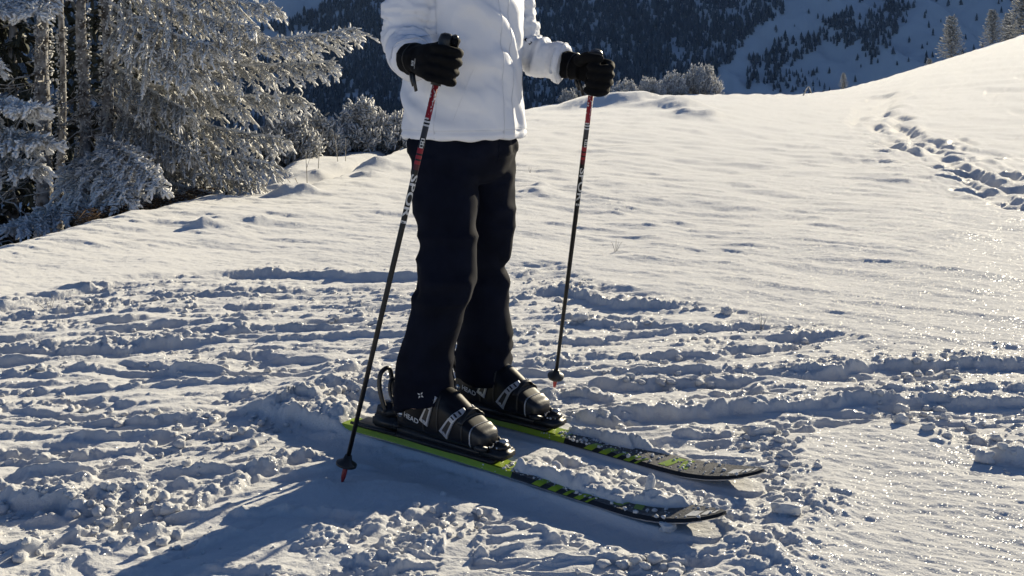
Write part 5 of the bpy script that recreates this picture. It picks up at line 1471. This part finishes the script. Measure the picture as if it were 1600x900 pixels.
# --- boots
def make_boot(a, b, label):
    mb = MB()
    rows = [(-.150, .060, .020, .030), (-.145, .080, .034, .046), (-.12, .090, .040, .054), (-.07, .092, .041, .056), (-.02, .094, .043, .060), (.04, .088, .047, .054), (.09, .076, .048, .039), (.125, .066, .045, .028), (.150, .060, .037, .021), (.158, .057, .022, .012)]
    rr = catmull(rows, 4)
    mb.add(*rings_vf([((r[0], 0, r[1] + .012), (0, r[2], 0), (0, 0, r[3])) for r in rr], 32, 3.6))
    stack_rows = [(-.085, 0, .085, .062, .046), (-.080, 0, .13, .066, .050), (-.068, 0, .17, .060, .050), (-.062, 0, .22, .052, .048), (-.060, 0, .27, .050, .046)]
    rr = catmull(stack_rows, 4)
    mb.add(*rings_vf([((r[0], r[1], r[2]), (r[3], 0, 0), (0, r[4], 0)) for r in rr], 30, 2.3))
    mb.tube([(-.045, 0, .165), (.02, 0, .135), (.085, 0, .105)], [.036, .042, .034], 18)
    bm_ = remesh(mb, .0040, 3)
    boot = link_mesh('ski_boot', bm_, M_boot, person); boot.location = Vector((a, b, 0)) + OFF; boot['label'] = label
    bb = bvh_of(bm_)
    m2 = MB(); m2.box((.0, 0, .044), (.30, .066, .020), bev=.005); m2.build('sole', M_plastic, boot)
    m2 = MB(); m2.box((.150, 0, .052), (.026, .066, .016), bev=.004); m2.build('sole_lug', M_plastic, boot)
    m2 = MB(); m2.box((-.155, 0, .052), (.022, .064, .018), bev=.004); m2.build('sole_lug', M_plastic, boot)
    # glossy toe cap
    m2 = MB(); rows = [(.128, .0665, .0452, .0290), (.138, .0635, .0425, .0255), (.152, .060, .0375, .0220), (.161, .057, .0235, .013)]
    m2.add(*rings_vf([((r[0], 0, r[1] + .014), (0, r[2], 0), (0, 0, r[3])) for r in catmull(rows, 4)], 26, 3.6)); cap = m2.build('toe_cap', M_plastic, boot)
    def girdle(s_, zc_, a0, a1, r_, m_, nm, par):
        pts = []
        for t__ in np.linspace(a0, a1, 30):
            d_ = Vector((0, math.cos(t__), math.sin(t__))); h = bb.ray_cast(Vector((s_, 0, zc_)) + d_ * .15, -d_)
            if h[0] is not None: pts.append(h[0] + d_ * .0006)
        if len(pts) > 4:
            m2 = MB(); m2.tube(pts, r_, 6); m2.build(nm, m_, par)
    girdle(.124, .080, -.5, 3.64, .0020, M_buckle, 'toe_cap_rim', cap)
    girdle(.098, .085, -.4, 3.54, .0024, M_plastic, 'shell_rib', boot); girdle(.012, .090, -.3, 1.2, .0026, M_plastic, 'shell_rib', boot); girdle(.012, .090, 1.94, 3.44, .0026, M_plastic, 'shell_rib', boot)
    girdle(-.040, .085, -.4, .5, .003, M_plastic, 'cuff_edge', boot); girdle(-.040, .085, 2.64, 3.54, .003, M_plastic, 'cuff_edge', boot)
    # buckles: ladder and lever on the outer side, each its own part
    for (s, zc, tilt, L) in ((-.022, .112, 66, .078), (.058, .094, 56, .082)):
        for sg in (-1, 1):
            tr = R(tilt); along = Vector((math.cos(tr), 0, math.sin(tr))); acr = Vector((-math.sin(tr), 0, math.cos(tr)))
            nrm = Vector((0, sg, .25)).normalized()
            def drop(u_, v_, lift):
                p_ = Vector((s, 0, zc)) + along * u_ + acr * v_
                h = bb.ray_cast(p_ + nrm * .2, -nrm); return (h[0] if h[0] is not None else p_ + nrm * .05) + nrm * lift
            def plate(u0, u1, w0, w1, lift, th, n=7):
                V = []
                for i in range(n):
                    u_ = u0 + (u1 - u0) * i / (n - 1); w = w0 + (w1 - w0) * i / (n - 1)
                    for v_, l_ in ((-w, -.002), (-w, lift + th), (w, lift + th), (w, -.002)): V.append(drop(u_, v_, l_))
                F = [(i * 4 + j, (i + 1) * 4 + j, (i + 1) * 4 + (j + 1) % 4, i * 4 + (j + 1) % 4) for i in range(n - 1) for j in range(4)]
                F += [(0, 1, 2, 3), (4 * n - 1, 4 * n - 2, 4 * n - 3, 4 * n - 4)]
                return V, F
            m2 = MB(); V_, F_ = plate(-L * .5, L * .15, .0150, .0095, .002, .003); m2.add(V_, F_); bk = m2.build('buckle', M_buckle, boot, smooth=False)
            m2 = MB(); V_, F_ = plate(-L * .38, L * .08, .0075, .005, .003, .003); m2.add(V_, F_); m2.build('buckle_slot', M_plastic, bk, smooth=False)
            m2 = MB(); V_, F_ = plate(L * .15, L * .62, .009, .008, .002, .002); m2.add(V_, F_); m2.build('buckle_ladder', M_buckle, boot, smooth=False)
            for k in range(3):
                u_ = L * (.22 + .12 * k); m2 = MB(); V_, F_ = plate(u_, u_ + .003, .006, .006, .0045, .002, 2); m2.add(V_, F_); m2.build('ladder_tooth', M_plastic, boot, smooth=False)
            m2 = MB(); m2.tube([drop(-L * .40, 0, .002), drop(-L * .40, 0, .007)], .004, 10); m2.build('rivet', M_steel, bk)
    # pivot rivet and the maker's word on both sides of the heel
    for sg in (-1, 1):
        nrm = Vector((0, sg, .1)).normalized()
        h = bb.ray_cast(Vector((-.128, 0, .090)) + nrm * .2, -nrm)
        if h[0] is not None:
            m2 = MB(); m2.tube([h[0] - nrm * .002, h[0] + nrm * .003], .008, 14); m2.build('pivot', M_steel, boot)
        V_, F_ = text_mesh('HEAD', .020, 2)
        rgt = Vector((.97, 0, -.24)) * (1 if sg < 0 else -1); upv = Vector((.24, 0, .97)) if sg < 0 else Vector((.24, 0, .97))
        m2 = MB(); m2.add(on_surface(bb, (-.082, 0, .088), rgt, upv, nrm, V_, .0012), F_); m2.build('lettering', M_print, boot)
    # liner edge inside the cuff
    m2 = MB(); m2.tube([(-.060, 0, .26), (-.058, 0, .30)], [.044, .040], 20); m2.build('liner', M_liner, boot)
    # clear-coated instep strap catching the sun
    p_ = []; 
    for t__ in np.linspace(-1.1, 1.1, 16):
        nrm = Vector((.55, math.sin(t__), math.cos(t__))).normalized(); h = bb.ray_cast(Vector((.062, 0, .085)) + nrm * .25, -nrm)
        if h[0] is not None: p_.append(h[0] + nrm * .002)
    if len(p_) > 3:
        m2 = MB(); m2.tube(p_, .010, 8, flat=.3); m2.build('instep_strap', M_plastic, boot)
    return boot
make_boot(SKIS[0][0] + .045, SKIS[0][1], 'near black boot with pale grey buckles')
make_boot(SKIS[1][0] + .045, SKIS[1][1], 'far black boot behind the near leg')

# --- the body under the clothes, one continuous figure up to the head above the picture
mb = MB()
stack(mb, [(0, 0, .75, .07, .10), (0, 0, .85, .10, .14), (0, 0, .95, .095, .13), (0, 0, 1.08, .09, .12), (0, 0, 1.22, .10, .14), (0, 0, 1.34, .09, .15), (-.01, 0, 1.40, .06, .08), (-.008, 0, 1.46, .052, .052), (.0, 0, 1.52, .052, .050)], 30)
shrink = lambda L_, k: [(a_, b_, z_, r_ * k) for a_, b_, z_, r_ in L_]
limb(mb, shrink(NEARLEG, .62), 18, 3); limb(mb, shrink(FARLEG, .62), 18, 3); limb(mb, shrink(R_ARM[:-2], .55), 16, 3); limb(mb, shrink(L_ARM[:-2], .55), 16, 3)
hd = [(.010, 0, 1.475, .045, .042), (.018, 0, 1.50, .066, .055), (.016, 0, 1.54, .082, .066), (.010, 0, 1.59, .092, .073), (.006, 0, 1.64, .094, .076), (.002, 0, 1.68, .082, .068), (0, 0, 1.705, .045, .040)]
stack(mb, hd, 30, 2.1)
mb.tube([(.092, 0, 1.605), (.106, 0, 1.580), (.114, 0, 1.563), (.100, 0, 1.556)], [.009, .012, .015, .010], 10)      # nose
for sg in (-1, 1):
    mb.tube([(-.004, sg * .072, 1.565), (-.012, sg * .082, 1.585), (-.010, sg * .080, 1.610)], [.010, .013, .009], 8)   # ears
    ball(mb, (.078, sg * .031, 1.592), (.018, .018, .013))
ball(mb, (.086, 0, 1.528), (.016, .026, .007)); ball(mb, (.088, 0, 1.517), (.014, .022, .007)); ball(mb, (.076, 0, 1.488), (.018, .022, .016))
bm_ = remesh(mb, .010, 2)
body = place(link_mesh('body', bm_, M_skin, person))
for sg in (-1, 1):
    mb = MB(); ball(mb, (.088, sg * .032, 1.594), (.0125, .0135, .009)); mb.build('eye', mat('eye_white', (.75, .74, .72), .3), body)
    mb = MB(); ball(mb, (.0965, sg * .0325, 1.594), (.005, .0065, .0065)); mb.build('iris', mat('iris_brown', (.05, .03, .02), .2), body)
mb = MB(); stack(mb, [(-.004, 0, 1.612, .103, .086), (-.004, 0, 1.65, .104, .087), (-.006, 0, 1.69, .094, .080), (-.010, 0, 1.725, .062, .054), (-.012, 0, 1.74, .018, .016)], 36); mb.tube([(-.004 + .106 * math.cos(a), .089 * math.sin(a), 1.615) for a in np.linspace(0, 6.2832, 40)], .011, 8, cap=False)
place(mb.build('knit_hat', M_beanie, person))
mb = MB()
stack(mb, [(-.055, 0, 1.63, .050, .076), (-.062, 0, 1.55, .042, .070), (-.072, 0, 1.46, .036, .060), (-.085, 0, 1.38, .026, .045), (-.09, 0, 1.33, .012, .02)], 24)
hm = remesh(mb, .006, 2); V, N = get_vn(hm); V = V + N * (.005 * np.sin(V[:, 1] * 220 + 3 * vn3(V * 9, 540)))[:, None]; set_v(hm, V)
place(link_mesh('hair', hm, M_hair, person))
